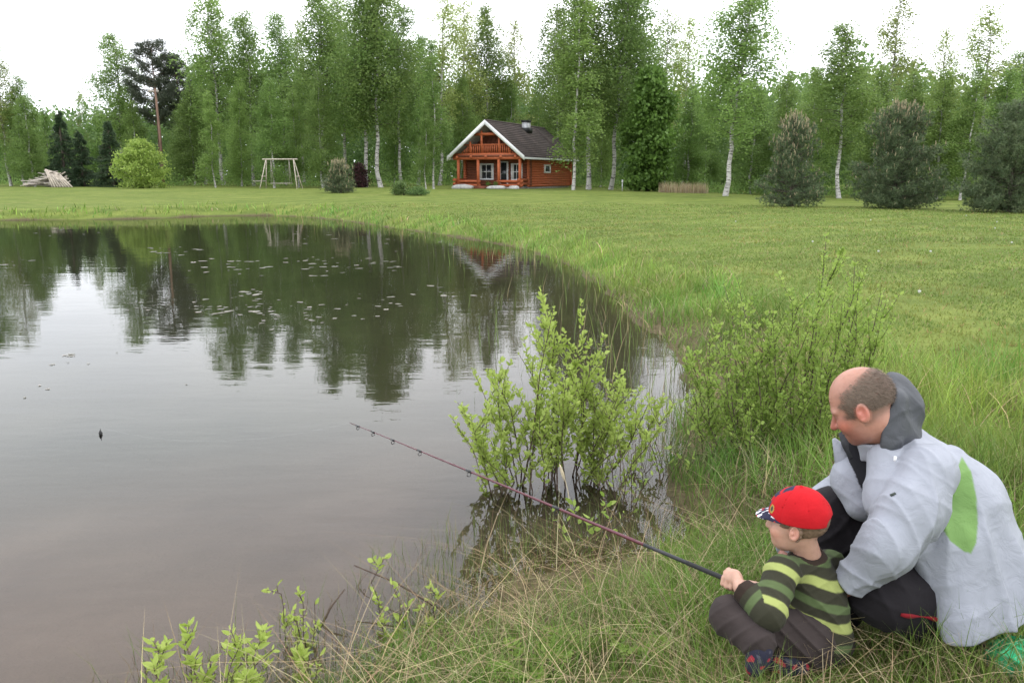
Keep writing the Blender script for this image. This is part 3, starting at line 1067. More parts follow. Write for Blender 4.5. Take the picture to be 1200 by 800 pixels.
# upper storey front: recessed board wall behind the balcony
mb = MB()
UV = 1.55
for i in range(40):
    x = -2.5 + i * 0.125
    h = RZ - 0.30 - abs(x + 0.06) * SL
    if h > 2.5:
        mb.box((x, UV, 2.42), (x + 0.118, UV + 0.06, h))
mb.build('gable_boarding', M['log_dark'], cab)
MB().box((-2.55, 0.15, 2.26), (2.55, UV + 0.4, 2.40)).build('balcony_floor', M['log_dark'], cab)
mb = MB()
for z in (2.18, 2.40):
    mb.tube([(-2.72, 0.30, z), (2.82, 0.30, z)], 0.135, 10)
mb.build('balcony_beam', M['log'], cab, True)
for x in (-2.35, -1.2, 0.0, 1.2, 2.35):
    MB().tube([(x, 0.05, 2.26), (x, 1.9, 2.26)], 0.10, 8).build('joist_end', M['log'], cab, True)
# plinth
MB().box((-HW + 0.05, FV + 0.05, -0.3), (HW - 0.05, BV - 0.05, 0.14)).build('plinth', M['stone'], cab)
MB().box((-2.55, 0.25, -0.25), (2.55, FV - 0.12, 0.10)).build('porch_floor', M['grey_wood'], cab)
# posts
for x in (-2.35, -0.72, 0.95, 2.62):
    MB().tube([(x, 0.32, 0.1), (x, 0.32, 2.08)], 0.115, 10).build('porch_post', M['log'], cab, True)
for x, zt in ((-1.35, 3.35), (-0.42, 4.1), (0.98, 3.72), (1.75, 3.1)):
    MB().tube([(x, 0.32, 2.5), (x, 0.32, zt)], 0.085, 8).build('balcony_post', M['log'], cab, True)
MB().tube([(-0.95, 0.32, 3.86), (0.95, 0.32, 3.86)], 0.11, 8).build('tie_beam', M['log'], cab, True)
MB().bar((-1.85, 0.32, 3.12), (1.85, 0.32, 3.12), 0.09, 0.09).build('balcony_rail', M['log'], cab)
bal = MB().box((-0.035, 0.29, 2.5), (0.035, 0.34, 3.1)).mesh('baluster', M['log'])
for i in range(27):
    x = -2.0 + i * 0.155
    if abs(x) < 2.1:
        b = obj('baluster', bal, cab, (x, 0, 0))
        hmax = RZ - 0.42 - abs(x) * SL
        if hmax < 3.1:
            b.scale = (1, 1, 1)
            b.location.z = 0
            if hmax < 2.62:
                bpy.data.objects.remove(b)
            else:
                b.scale = (1, 1, (hmax - 2.5) / 0.6)
                b.location.z = 2.5 * (1 - b.scale[2])
# low porch rails of stacked logs
for (x0, x1) in ((-2.6, -0.55), (0.8, 2.85)):
    for z in (0.24, 0.52):
        MB().tube([(x0, 0.32, z), (x1, 0.32, z)], 0.10, 8).build('porch_rail', M['log'], cab, True)
for s in (-1, 1):
    for z in (0.24, 0.52):
        MB().tube([(s * 2.6, 0.05, z + 0.1), (s * 2.6, FV - 0.3, z + 0.1)], 0.10, 8).build('porch_rail', M['log'], cab, True)


def window(x0, x1, z0, z1, y, side=False, mull=True, curtains=True):
    """framed window; side: on the +x wall at x = y"""
    fw = 0.10

    def bx(m, a0, a1, b0, b1, c0, c1):
        if side:
            m.box((y + c0, a0, b0), (y + c1, a1, b1))
        else:
            m.box((a0, y - c1, b0), (a1, y - c0, b1))
        return m
    m = MB()
    bx(m, x0, x1, z0, z0 + fw, 0.0, 0.17)
    bx(m, x0, x1, z1 - fw, z1, 0.0, 0.17)
    bx(m, x0, x0 + fw, z0 + fw, z1 - fw, 0.0, 0.169)
    bx(m, x1 - fw, x1, z0 + fw, z1 - fw, 0.0, 0.169)
    w = m.build('window', M['white'], cab)
    g = MB()
    bx(g, x0 + fw - 0.01, x1 - fw + 0.01, z0 + fw - 0.01, z1 - fw + 0.01, 0.10, 0.125)
    g.build('pane', M['glass'], w)
    if mull:
        g = MB()
        xm, zm = (x0 + x1) / 2, (z0 + z1) / 2
        bx(g, xm - 0.02, xm + 0.02, z0 + fw, z1 - fw, 0.125, 0.15)
        bx(g, x0 + fw, x1 - fw, zm - 0.02, zm + 0.02, 0.125, 0.148)
        g.build('glazing_bar', M['white'], w)
    if curtains:
        g = MB()
        bx(g, x0 + fw, x0 + fw + 0.13, z0 + fw, z1 - fw, 0.126, 0.130)
        bx(g, x1 - fw - 0.10, x1 - fw, z0 + fw, z1 - fw, 0.126, 0.130)
        g.build('curtain', M['curtain'], w)


window(-1.40, -0.22, 0.62, 1.82, FV)
window(1.22, 2.12, 0.58, 1.82, FV)
window(4.75, 5.95, 1.12, 1.76, HW, True, False)
m = MB().box((0.30, FV - 0.14, 0.2), (0.98, FV - 0.02, 1.98))
dr = m.build('door', M['white'], cab)
MB().box((0.40, FV - 0.165, 0.3), (0.86, FV - 0.138, 1.88)).build('pane', M['glass'], dr)
MB().tube([(0.46, FV - 0.17, 1.05), (0.46, FV - 0.22, 1.05), (0.54, FV - 0.22, 1.05)], 0.015, 6).build('handle', M['metal_grey'], dr)
# roof: two thick slopes laid in courses
for s in (-1, 1):
    m = MB()
    nco = 17
    L = math.hypot(EU, RZ - EZ)
    nrm_ = np.array([s * (RZ - EZ) / L, 0, EU / L])
    for i in range(nco):
        t0, t1 = i / nco, (i + 1.06) / nco
        a = np.array([s * EU * (1 - t0), 0, EZ + (RZ - EZ) * t0])
        b = np.array([s * EU * (1 - t1), 0, EZ + (RZ - EZ) * t1])
        a2, b2 = a + nrm_ * 0.115, b + nrm_ * 0.075
        vv = []
        for y in (0.0, 11.4):
            for q in (a + nrm_ * 0.02, b + nrm_ * 0.02, b2, a2):
                vv.append((q[0], y, q[2]))
        m.add(vv, [(0, 1, 2, 3), (7, 6, 5, 4), (0, 4, 5, 1), (1, 5, 6, 2), (2, 6, 7, 3), (3, 7, 4, 0)])
    rf = m.build('roof', M['roof'], cab)
    m = MB()
    vv = []
    for y in (0.03, 11.36):
        for q in ((s * 0.01, RZ - 0.01), (s * EU, EZ - 0.01), (s * EU, EZ - 0.07), (s * 0.01, RZ - 0.07)):
            vv.append((q[0], y, q[1] + 0.02))
    m.add(vv, [(0, 1, 2, 3), (7, 6, 5, 4), (0, 4, 5, 1), (1, 5, 6, 2), (2, 6, 7, 3), (3, 7, 4, 0)])
    m.build('soffit', M['grey_wood'], rf)
    m = MB()
    vv = []
    for y in (-0.05, -0.003):
        for q in ((0.0 if s > 0 else -0.0, RZ + 0.13), (s * (EU + 0.03), EZ + 0.10), (s * (EU + 0.03), EZ - 0.22), (0.0, RZ - 0.19)):
            vv.append((q[0], y if s > 0 else y - 0.002, q[1]))
    m.add(vv, [(0, 1, 2, 3), (7, 6, 5, 4), (0, 4, 5, 1), (1, 5, 6, 2), (2, 6, 7, 3), (3, 7, 4, 0)])
    m.build('gable_board', M['white'], rf)
    MB().box((s * EU - 0.02, 0.02, EZ - 0.12), (s * EU + 0.05, 11.38, EZ + 0.02)).build('eaves_board', M['white'], rf)
MB().tube([(0, 0.01, RZ + 0.10), (0, 11.39, RZ + 0.10)], 0.09, 6).build('ridge_cap', M['roof'], cab)
ch = MB().box((0.30, 5.95, 4.0), (0.80, 6.5, 5.02)).build('chimney', M['metal_grey'], cab)
MB().box((0.25, 5.90, 5.03), (0.85, 6.55, 5.16)).build('chimney_cap', M['black'], ch)
MB().box((0.20, 5.85, 4.2), (0.90, 6.65, 4.58)).build('flashing', M['black'], ch)
# ladder lying on the roof
m = MB()
for dx in (0.0, 0.35):
    y = 8.6 + dx
    m.bar((0.25, y, RZ - 0.25 * SL + 0.16), (2.9, y, RZ - 2.9 * SL + 0.16), 0.05, 0.05)
for i in range(9):
    x = 0.4 + i * 0.3
    m.bar((x, 8.6, RZ - x * SL + 0.16), (x, 8.95, RZ - x * SL + 0.16), 0.035, 0.035)
m.build('roof_ladder', M['roof'], cab)


def local(o, x, y, z):
    return np.array(o.matrix_basis @ Vector((x, y, z)))


def blob_stone(name, c, r, label, seed, mat='stone'):
    rg = np.random.default_rng(seed)
    nu, nv = 14, 8
    vv = []
    for j in range(nv + 1):
        for i in range(nu):
            th, ph = 2 * math.pi * i / nu, math.pi * j / nv
            d = np.array([math.cos(th) * math.sin(ph), math.sin(th) * math.sin(ph), math.cos(ph)])
            f = 1 + 0.16 * math.sin(3 * th + seed) * math.sin(ph) + 0.08 * rg.normal() * math.sin(ph)
            vv.append(d * np.array(r) * f)
    q = [(j * nu + i, (j + 1) * nu + i, (j + 1) * nu + (i + 1) % nu, j * nu + (i + 1) % nu) for j in range(nv) for i in range(nu)]
    o = obj(name, mesh_np(name, vv, np.array(q), M[mat], None, True), None, c, label, 'stone')
    return o


for i, (x, r, lab) in enumerate(((-1.75, (0.8, 0.3, 0.24), 'pale boulder before the cabin porch, left of the steps'), (1.1, (0.7, 0.28, 0.18), 'pale boulder before the cabin porch, right of the steps'),
                                 (2.5, (0.4, 0.25, 0.18), 'small pale stone at the cabin porch corner'))):
    p = local(cab, x, -0.35, 0)
    blob_stone('boulder', (p[0], p[1], gz(p[0], p[1]) + r[2] * 0.35), r, lab, 40 + i)
p = local(cab, -0.2, -0.6, 0)
st = thing('porch_steps', (p[0], p[1], gz(p[0], p[1])), 'dark wooden steps up to the cabin porch', 'steps', None, math.atan2(-0.41, 0.91))
MB().box((-0.45, 0, 0), (0.45, 0.3, 0.10)).build('tread', M['log_dark'], st)
MB().box((-0.45, 0.302, 0), (0.45, 0.6, 0.20)).build('tread', M['log_dark'], st)
for i, (px, lab) in enumerate(((588, 'green pot plant left on the cabin porch front'), (579, 'green pot plant right beside the porch steps'))):
    p = local(cab, (px - 568) / 14.4 - 0.45, -0.2, 0)
    t = thing('potted_plant', (p[0], p[1], gz(p[0], p[1])), lab.replace('left on', 'on'), 'plant')
    MB().tube([(0, 0, 0), (0, 0, 0.22)], [0.10, 0.14], 10).build('pot', M['log_dark'], t)
    rg = np.random.default_rng(i)
    obj('foliage', leaf_mesh('foliage', np.array([0, 0, 0.34]) + rg.normal(size=(220, 3)) * 0.09, 0.07, M['leaf_maple'], rg=rg), t)

# ------------------------------------------------------------------ wooden swing frame
p = at_Y(329, HORIZ, 58)
z0 = gz(p[0], p[1])
sw = thing('garden_swing', (p[0], p[1], z0), 'weathered wooden swing frame standing at the edge of the wood', 'swing', None, -0.12)
Wd = 2.45
for s in (-1, 1):
    for f in (-1, 1):
        MB().tube([(s * (Wd / 2 + 0.14), f * 0.55, -0.1), (s * Wd / 2 * 0.82, f * 0.05, 1.98)], [0.034, 0.030], 7).build('leg', M['pale_wood'], sw, True)
    MB().tube([(s * (Wd / 2 + 0.03), -0.32, 0.85), (s * (Wd / 2 + 0.03), 0.32, 0.85)], 0.035, 6).build('brace', M['pale_wood'], sw, True)
MB().tube([(-Wd / 2 - 0.05, 0, 2.02), (Wd / 2 + 0.05, 0, 2.02)], 0.042, 7).build('top_beam', M['pale_wood'], sw, True)
for i in range(4):
    y = -0.2 + i * 0.13
    MB().box((-0.72, y, 0.35), (0.72, y + 0.1, 0.39)).build('seat_slat', M['grey_wood'], sw)
for s in (-1, 1):
    MB().tube([(s * 0.66, -0.15, 0.37), (s * 0.66, 0, 1.98)], 0.015, 5).build('rope', M['grey_wood'], sw)
    MB().tube([(s * 0.66, 0.26, 0.37), (s * 0.66, 0.02, 1.98)], 0.015, 5).build('rope', M['grey_wood'], sw)
MB().box((-Wd / 2 - 0.75, -0.2, 0.50), (-Wd / 2 + 0.1, 0.15, 0.55)).build('side_shelf', M['grey_wood'], sw)

# ------------------------------------------------------------------ pile of boards
p = at_Y(56, HORIZ, 63)
z0 = gz(p[0], p[1])
pile = thing('board_pile', (p[0], p[1], z0), 'heap of weathered grey boards and poles at the far left lawn', 'wood pile')
rp = random.Random(9)
for i in range(52):
    a = rp.uniform(-0.5, 0.5) + (math.pi if rp.random() < 0.5 else 0)
    x = rp.uniform(-1.25, 1.0)
    zc = 0.08 + rp.random() * max(0.05, 1.05 * (1 - abs(x - 0.1) / 1.35))
    L = rp.uniform(0.9, 1.9)
    ti = rp.uniform(-0.22, 0.22) - 0.35 * (x > 0.2)
    d = np.array([math.cos(a) * math.cos(ti), math.sin(a) * math.cos(ti), math.sin(ti)]) * L / 2
    c = np.array([x, rp.uniform(-0.5, 0.5), zc + 0.1])
    m = MB()
    if rp.random() < 0.45:
        m.tube([c - d, c + d], rp.uniform(0.04, 0.075), 7)
    else:
        m.bar(c - d, c + d, rp.uniform(0.09, 0.16), rp.uniform(0.03, 0.06))
    m.build('board', M[rp.choice(['grey_wood', 'pale_wood', 'grey_wood'])], pile)
for i in range(8):
    x = 0.15 + i * 0.13
    y0 = -0.75 - 0.05 * rp.random()
    MB().bar((x - 0.25, y0 + 0.75, 1.35 - 0.04 * i), (x + 0.55 + 0.08 * i, y0, 0.03), 0.13, 0.045).build('board', M['pale_wood'], pile)

# ------------------------------------------------------------------ bare pole, garden lamps, dry reeds
p = at_Y(191, HORIZ, 68)
z0 = gz(p[0], p[1])
h = at_Y(191, 104, 68)[2] - z0
pl = thing('bare_pole', (p[0], p[1], z0), 'tall bare reddish pole standing before the dark pines', 'pole')
MB().tube([(0, 0, -0.3), (0.04, 0, h * 0.5), (-0.05, 0, h)], [0.11, 0.10, 0.085], 9).build('shaft', M['bark_pine'], pl, True)
MB().box((-0.62, -0.05, h - 0.28), (0.22, 0.06, h - 0.12)).build('crossarm', M['grey_wood'], pl)
MB().tube([(-0.5, 0, h - 0.12), (-0.5, 0, h + 0.04)], 0.05, 6).build('insulator', M['white'], pl)
MB().tube([(0.1, 0, h - 0.12), (0.1, 0, h + 0.04)], 0.05, 6).build('insulator', M['white'], pl)


def garden_lamp(px, by, zg, h, lab):
    p = at_z(px, by, zg)
    z = gz(p[0], p[1])
    t = thing('garden_lamp', (p[0], p[1], z), lab, 'lamp', 'small garden lamps on the lawn')
    MB().tube([(0, 0, -0.1), (0, 0, h * 0.75)], 0.03, 8).build('post', M['metal_grey'], t, True)
    MB().tube([(0, 0, h * 0.75), (0, 0, h * 0.93)], [0.055, 0.06], 10).build('lantern', M['white'], t, True)
    MB().tube([(0, 0, h * 0.93), (0, 0, h)], [0.09, 0.02], 10).build('cap', M['metal_grey'], t, True)


garden_lamp(729, 228, 0.55, 0.75, 'small grey lamp post on the lawn right of the cabin')
garden_lamp(929, 236, 0.42, 0.75, 'small white lamp inside the thin leftmost bushy pine')
garden_lamp(1071, 240, 0.42, 0.85, 'small white lamp at the right side of the middle bushy pine')

rg = np.random.default_rng(60)
p0 = at_z(776, 230, 0.5)
n = 900
cx = p0[0] + rg.uniform(0, 3.0, n)
cy = p0[1] + rg.uniform(0, 1.6, n)


# ------------------------------------------------------------------ grass blades
def blades(x, y, z, h, w, lean, col, seg=2, rg=rng, curve=0.5, az=None, tipcol=1.15):
    """arrays of blades; lean: tip offset as fraction of height"""
    n = len(x)
    base = np.stack([x, y, z], -1)
    a = rg.uniform(0, 2 * math.pi, n) if az is None else az
    ld = np.stack([np.cos(a), np.sin(a), np.zeros(n)], -1)
    fa = rg.uniform(0, 2 * math.pi, n)
    sd = np.stack([np.cos(fa), np.sin(fa), np.zeros(n)], -1)
    rows = []
    ts = np.linspace(0, 1, seg + 1)
    for i, t in enumerate(ts):
        hz = h * (t - 0.35 * np.clip(lean, 0, 2.0) * t * t * curve)
        c = base + ld * (lean * h * t ** 1.7)[:, None] + np.array([0, 0, 1]) * hz[:, None]
        ww = (w * (1 - t) ** 0.7 * 0.5)[:, None]
        if i < seg:
            rows += [c - sd * ww, c + sd * ww]
        else:
            rows.append(c)
    k_ = 2 * seg + 1
    v = np.stack(rows, 1).reshape(-1, 3)
    off = (np.arange(n) * k_)[:, None]
    q = np.concatenate([off + np.array([[2 * i, 2 * i + 1, 2 * i + 3, 2 * i + 2]]) for i in range(seg - 1)]) if seg > 1 else np.zeros((0, 4), int)
    t_ = off + np.array([[2 * seg - 2, 2 * seg - 1, 2 * seg]])
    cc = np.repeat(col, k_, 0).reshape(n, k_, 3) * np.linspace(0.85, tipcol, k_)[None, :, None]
    return v, q, t_, cc.reshape(-1, 3)


def grass_obj(name, sets, label, cat='grass', mat='grass'):
    V, Q, T, C = [], [], [], []
    o = 0
    for v, q, t, c in sets:
        V.append(v)
        Q.append(q + o)
        T.append(t + o)
        C.append(c)
        o += len(v)
    f = [np.concatenate(Q), np.concatenate(T)]
    return obj(name, mesh_np(name, np.concatenate(V), f, M[mat], np.concatenate(C)), kind='stuff', label=label, cat=cat)


def gcols(n, green, dry, pdry, rg, var=0.22):
    g = np.array(green)
    d = np.array(dry)
    isd = rg.random(n) < pdry
    c = np.where(isd[:, None], d, g) * rg.uniform(1 - var, 1 + var, (n, 1)) * rg.uniform(0.92, 1.08, (n, 3))
    return c


G_LAWN, G_TALL, G_DRY = (0.160, 0.218, 0.052), (0.135, 0.215, 0.040), (0.34, 0.28, 0.16)

v1 = blades(cx, cy, ground(cx, cy) - 0.02, rg.uniform(0.5, 0.85, n), np.full(n, 0.025), rg.uniform(0, 0.25, n), gcols(n, (0.32, 0.25, 0.15), (0.42, 0.34, 0.22), 0.5, rg), 2, rg)
grass_obj('dry_reeds', [v1], 'patch of dry pale reeds at the wood edge right of the broadleaf tree', 'reeds')


def polar(n, r0, r1, a0, a1, rg, power=1.0):
    """points with density falling as 1/r^2 (even on the picture)"""
    r = np.exp(np.log(r0) + (np.log(r1) - np.log(r0)) * rg.random(n) ** power)
    a = np.radians(rg.uniform(a0, a1, n))
    return np.sin(a) * r, np.cos(a) * r, r


rg = np.random.default_rng(21)
# where the bank's uncut grass ends: width of the rough strip along the water


def rough(x, y, d):
    w = np.interp(np.hypot(x, y), [2, 4, 7, 14, 30], [2.2, 2.0, 1.5, 1.1, 1.2])
    w = w + 0.9 * ((x > 0.6) & (y < 6)) * 1.0 + 0.35 * fbm(x * 0.5, y * 0.5, 2)
    return sstep(w + 0.35, w - 0.25, d)


def clear_people(x, y):
    """bodies press the grass down here"""
    k_ = np.ones(len(x), bool)
    for px, py, r in ((1.02, 2.44, 0.15), (0.80, 2.40, 0.10), (1.40, 2.54, 0.22), (1.22, 2.62, 0.2)):
        k_ &= (x - px) ** 2 + (y - py) ** 2 > r * r
    return k_


# mown lawn
n = 290000
x, y, r = polar(n, 2.2, 40, -16, 48, rg)
d = shore_dist(x, y)
kp = (d > 0.3) & (rg.random(n) > rough(x, y, d) * 0.8)
x, y, r, d = x[kp], y[kp], r[kp], d[kp]
n = len(x)
bare = fbm(x * 0.9 + 3, y * 0.9, 3)
kp = ~((bare > 0.55) & (rg.random(n) < 0.6))
x, y, r, bare = x[kp], y[kp], r[kp], bare[kp]
n = len(x)
h = rg.uniform(0.025, 0.06, n) * (1 + 0.3 * fbm(x * 1.1, y * 1.1, 2))
w = np.maximum(0.0035, 0.0016 * r)
tint = (1 + 0.14 * fbm(x * 0.35, y * 0.35, 3))[:, None]
c = gcols(n, G_LAWN, (0.28, 0.24, 0.11), 0.07, rg, 0.14) * tint
c = c * np.where((bare > 0.4)[:, None], np.array([1.25, 1.05, 1.1]), 1.0)
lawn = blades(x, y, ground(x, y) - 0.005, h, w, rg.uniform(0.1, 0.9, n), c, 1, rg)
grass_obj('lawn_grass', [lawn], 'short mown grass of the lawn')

# uncut grass of the bank
n = 205000
x, y, r = polar(n, 1.3, 42, -38, 46, rg)
d = shore_dist(x, y)
ro = rough(x, y, d) * sstep(-0.12, 0.10, d)
tuft = sstep(-0.75, 0.6, fbm(x * 2.2, y * 2.2, 3))
kp = (rg.random(n) < ro * (0.35 + 0.65 * tuft)) & clear_people(x, y)
x, y, r, d, tuft = x[kp], y[kp], r[kp], d[kp], tuft[kp]
n = len(x)
# right of the man the grass stands tall and green, before the boy it is short and strawy
lush = sstep(0.5, 2.2, x - 0.25 * (y - 2.5)) * sstep(2.6, 3.6, y + 0.3 * x)
far = sstep(6, 14, r)
h = (0.10 + 0.11 * tuft + 0.17 * lush + 0.10 * far) * rg.uniform(0.45, 1.35, n)
h = h * np.where((r < 2.2) & (x < 0.4), 0.7, 1.0) * np.where((x > 0.55) & (r < 2.7), 1.25, 1.0)
w = np.maximum(0.0036, 0.0012 * r) * rg.uniform(0.7, 1.3, n)
dryp = np.clip(0.12 + 0.26 * fbm(x * 1.4 + 9, y * 1.4, 3), 0.04, 0.75) * (1 - 0.65 * lush) * (1 - 0.6 * far)
h = h * np.where(r < 4.2, 0.55 + 0.45 * sstep(0.15, 0.9, d), 1.0)
isdry = rg.random(n) < dryp
c = np.where(isdry[:, None], np.array(G_DRY), np.array(G_TALL) * (1 + 0.25 * lush[:, None] + 0.2 * far[:, None])) * rg.uniform(0.7, 1.25, (n, 1)) * rg.uniform(0.92, 1.08, (n, 3))
c = c * (1 + 0.38 * fbm(x * 1.7 + 20, y * 1.7, 3))[:, None] * (1 + 0.25 * fbm(x * 0.8 + 50, y * 0.8, 2)[:, None] * np.array([1.0, 0.2, 0.6]))
lean = np.where(isdry, rg.uniform(0.4, 1.4, n), rg.uniform(0.1, 0.9, n))
h = np.where(isdry, h * 0.85, h)
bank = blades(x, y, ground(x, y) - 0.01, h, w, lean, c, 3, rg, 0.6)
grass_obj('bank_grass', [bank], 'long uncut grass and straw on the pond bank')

# thatch of dead stalks lying on the near bank
n = 4500
x, y, r = polar(n, 1.6, 9, -30, 38, rg)
d = shore_dist(x, y)
kp = (rg.random(n) < sstep(-0.15, 0.05, d) * rough(x, y, d) * sstep(-0.3, 0.5, fbm(x * 1.4 + 9, y * 1.4, 3))) & clear_people(x, y)
x, y, r = x[kp], y[kp], r[kp]
n = len(x)
th = blades(x, y, ground(x, y) + rg.uniform(0.0, 0.05, n), rg.uniform(0.10, 0.3, n), np.full(n, 0.0035), rg.uniform(1.2, 3.2, n), gcols(n, (0.42, 0.34, 0.19), (0.30, 0.22, 0.12), 0.5, rg), 3, rg, 0.45)
grass_obj('dead_straw', [th], 'pale dead straw lying on the bank', 'straw')

# rushes standing in the shallows
n = 42000
x, y, r = polar(n, 2.0, 36, -38, 16, rg)
d = shore_dist(x, y)
pat = sstep(-0.1, 0.7, fbm(x * 0.9 + 40, y * 0.9, 3))
kp = (d < 0.05) & (rg.random(n) < np.exp(d / (0.30 + 0.02 * r)) * (0.15 + 0.85 * pat))
kp &= ~((d < -0.45) & (r < 5))
x, y, r, d = x[kp], y[kp], r[kp], d[kp]
n = len(x)
far = sstep(5, 10, r)
hh = (0.07 + 0.20 * far + 0.10 * rg.random(n)) * rg.uniform(0.5, 1.5, n)
zz = np.minimum(ground(x, y), 0) - 0.02
c = gcols(n, (0.14, 0.19, 0.055), (0.30, 0.25, 0.13), 0.25, rg)
ru = blades(x, y, zz, hh - zz, np.maximum(0.003, 0.0010 * r), rg.uniform(0.02, 0.35, n), c, 2, rg)
grass_obj('rushes', [ru], 'thin green rushes standing in the shallow water', 'rushes')
# sedge and dead stubble along the near water's edge
n = 16000
x, y, r = polar(n, 2.3, 7, -30, 16, rg)
d = shore_dist(x, y)
kp = (d > -0.55) & (d < 0.25) & (rg.random(n) < np.exp(-np.abs(d) / 0.28) * (0.25 + 0.75 * sstep(-0.2, 0.4, fbm(x * 3, y * 3, 2))))
x, y, r = x[kp], y[kp], r[kp]
n = len(x)
zz = np.minimum(ground(x, y), 0.02) - 0.02
sg = blades(x, y, zz, rg.uniform(0.05, 0.17, n) - zz, np.full(n, 0.0032), rg.uniform(0.05, 0.8, n), gcols(n, (0.13, 0.175, 0.05), (0.20, 0.145, 0.085), 0.42, rg), 2, rg)
grass_obj('shore_sedge', [sg], 'short sedge and dead stubble along the near water edge', 'sedge')
# a few tall reeds further out
n = 46
x = rg.uniform(0.55, 1.35, n) + rg.normal(size=n) * 0.1
y = 5.4 + rg.uniform(0, 3.4, n)
d = shore_dist(x, y)
kp = d < 0.1
x, y = x[kp], y[kp]
x = np.concatenate([x, at_z(572, 402)[0] + rg.normal(size=7) * 0.10])
y = np.concatenate([y, at_z(572, 402)[1] + rg.normal(size=7) * 0.10])
n = len(x)
ru = blades(x, y, np.full(n, -0.15), rg.uniform(0.4, 0.8, n), np.full(n, 0.008), rg.uniform(0.05, 0.35, n), gcols(n, (0.19, 0.28, 0.07), G_DRY, 0.15, rg), 3, rg)
grass_obj('tall_reeds', [ru], 'sparse tall green reeds in the water beyond the willow', 'reeds')


# ------------------------------------------------------------------ leafy shrubs
def willow_leaf(c, a, L, W, rg):
    """six-point leaves folded along the midrib"""
    n = len(c)
    b = norm(np.cross(a, rg.normal(size=(n, 3))))
    nn = np.cross(a, b)
    L = L[:, None]
    W = W[:, None]
    v = np.stack([c, c + a * L * 0.35 + b * W + nn * W * 0.35, c + a * L * 0.72 + b * W * 0.72 + nn * W * 0.2, c + a * L - nn * L * 0.06,
                  c + a * L * 0.72 - b * W * 0.72 + nn * W * 0.2, c + a * L * 0.35 - b * W + nn * W * 0.35], 1).reshape(-1, 3)
    o = (np.arange(n) * 6)[:, None]
    q = np.concatenate([o + np.array([[0, 1, 2, 3]]), o + np.array([[0, 3, 4, 5]])])
    return v, q


def shrub(name, base, stems, label, mat, leafL=0.05, leafW=0.0105, seed=0, low=0.35, dens=75, twig_r=0.004, cat='shrub', twigs=5, spread_base=0.3, tl=(0.14, 0.34)):
    """stems: list of (dx, dy, height, lean_x, lean_y) tips relative to the base"""
    rg = np.random.default_rng(seed)
    t = thing(name, base, label, cat)
    mb = MB()
    LC, LA = [], []
    for (bx, by, tx, ty, hgt) in stems:
        s = np.linspace(0, 1, 8)
        path = np.stack([bx + (tx - bx) * s ** 1.25, by + (ty - by) * s ** 1.25, -0.2 + (hgt + 0.2) * s], -1)
        path[1:-1] += np.cumsum(rg.normal(size=(6, 3)), 0) * 0.012
        mb.tube(path, np.linspace(twig_r * (1 + 1.1 * hgt), 0.0016, 8), 5, False)
        lines = [(path, low, hgt)]
        for _ in range(int(twigs * (0.6 + hgt))):
            u = rg.uniform(low * 0.8, 0.95)
            p0 = np.array([np.interp(u, s, path[:, i]) for i in range(3)])
            L = rg.uniform(*tl) * (1.15 - 0.55 * u)
            az = rg.random() * 6.283
            s2 = np.linspace(0, 1, 5)
            tw = p0 + np.stack([np.cos(az) * 0.55 * s2 * L, np.sin(az) * 0.55 * s2 * L, L * (0.65 * s2 + 0.3 * s2 ** 2)], -1)
            mb.tube(tw, np.linspace(0.0024, 0.001, 5), 4, False)
            lines.append((tw, 0.05, L * 1.3))
        for pth, lo, LL in lines:
            n = max(3, int(dens * LL * (1 - lo)))
            ts = (lo + (1 - lo) * np.sort(rg.random(n))) * (len(pth) - 1.001)
            i0 = ts.astype(int)
            pp = pth[i0] + (pth[i0 + 1] - pth[i0]) * (ts - i0)[:, None]
            tg = norm(pth[i0 + 1] - pth[i0])
            aa = np.arange(n) * 2.4 + rg.random() * 6
            side = norm(np.stack([np.cos(aa), np.sin(aa), 0 * aa], -1))
            LC.append(pp)
            LA.append(norm(tg * rg.uniform(0.5, 1.3, (n, 1)) + side * 0.9 + rg.normal(size=(n, 3)) * 0.2))
    c = np.concatenate(LC)
    a = np.concatenate(LA)
    n = len(c)
    sz = rg.uniform(0.4, 1.35, n)
    v, q = willow_leaf(c, a, leafL * sz, leafW * sz, rg)
    f = np.repeat(np.clip(rg.normal(0.5, 0.25, n), 0, 1), 6)
    mb.build('stems', M['twig'], t)
    o = obj('foliage', mesh_np('foliage', v, q, M[mat], f[:, None] * np.ones(3)), t)
    o['kind'] = 'stuff'
    return t


# the willow standing in the water
rg = np.random.default_rng(31)
b = at_z(640, 566)
mm = 4.7 / FPX
stems = []
for px, top in ((540, 500), (546, 470), (556, 462), (565, 480), (576, 440), (588, 450), (600, 425), (612, 418), (622, 400), (634, 365), (641, 348), (650, 392), (662, 412), (672, 405), (681, 372), (686, 400),
                (696, 430), (706, 432), (718, 440), (730, 450), (742, 458), (752, 466), (764, 480), (570, 520), (600, 480), (630, 470), (655, 455), (700, 470), (735, 490), (548, 530), (590, 510), (715, 500), (758, 500), (745, 512), (680, 480), (640, 500), (725, 470), (690, 455)):
    tx = (px - 640) * mm
    hgt = (572 - top) * mm * 0.97
    stems.append((tx * 0.55 + rg.normal() * 0.07, rg.uniform(-0.2, 0.25), tx * 1.06 + rg.normal() * 0.02, rg.uniform(-0.30, 0.34), hgt))
shrub('willow_bush', (b[0], b[1], 0.0), stems, 'light green willow bush standing in the water in the centre', 'leaf_willow', 0.032, 0.0086, 32, 0.38, 125, 0.0032, twigs=7, tl=(0.10, 0.32))
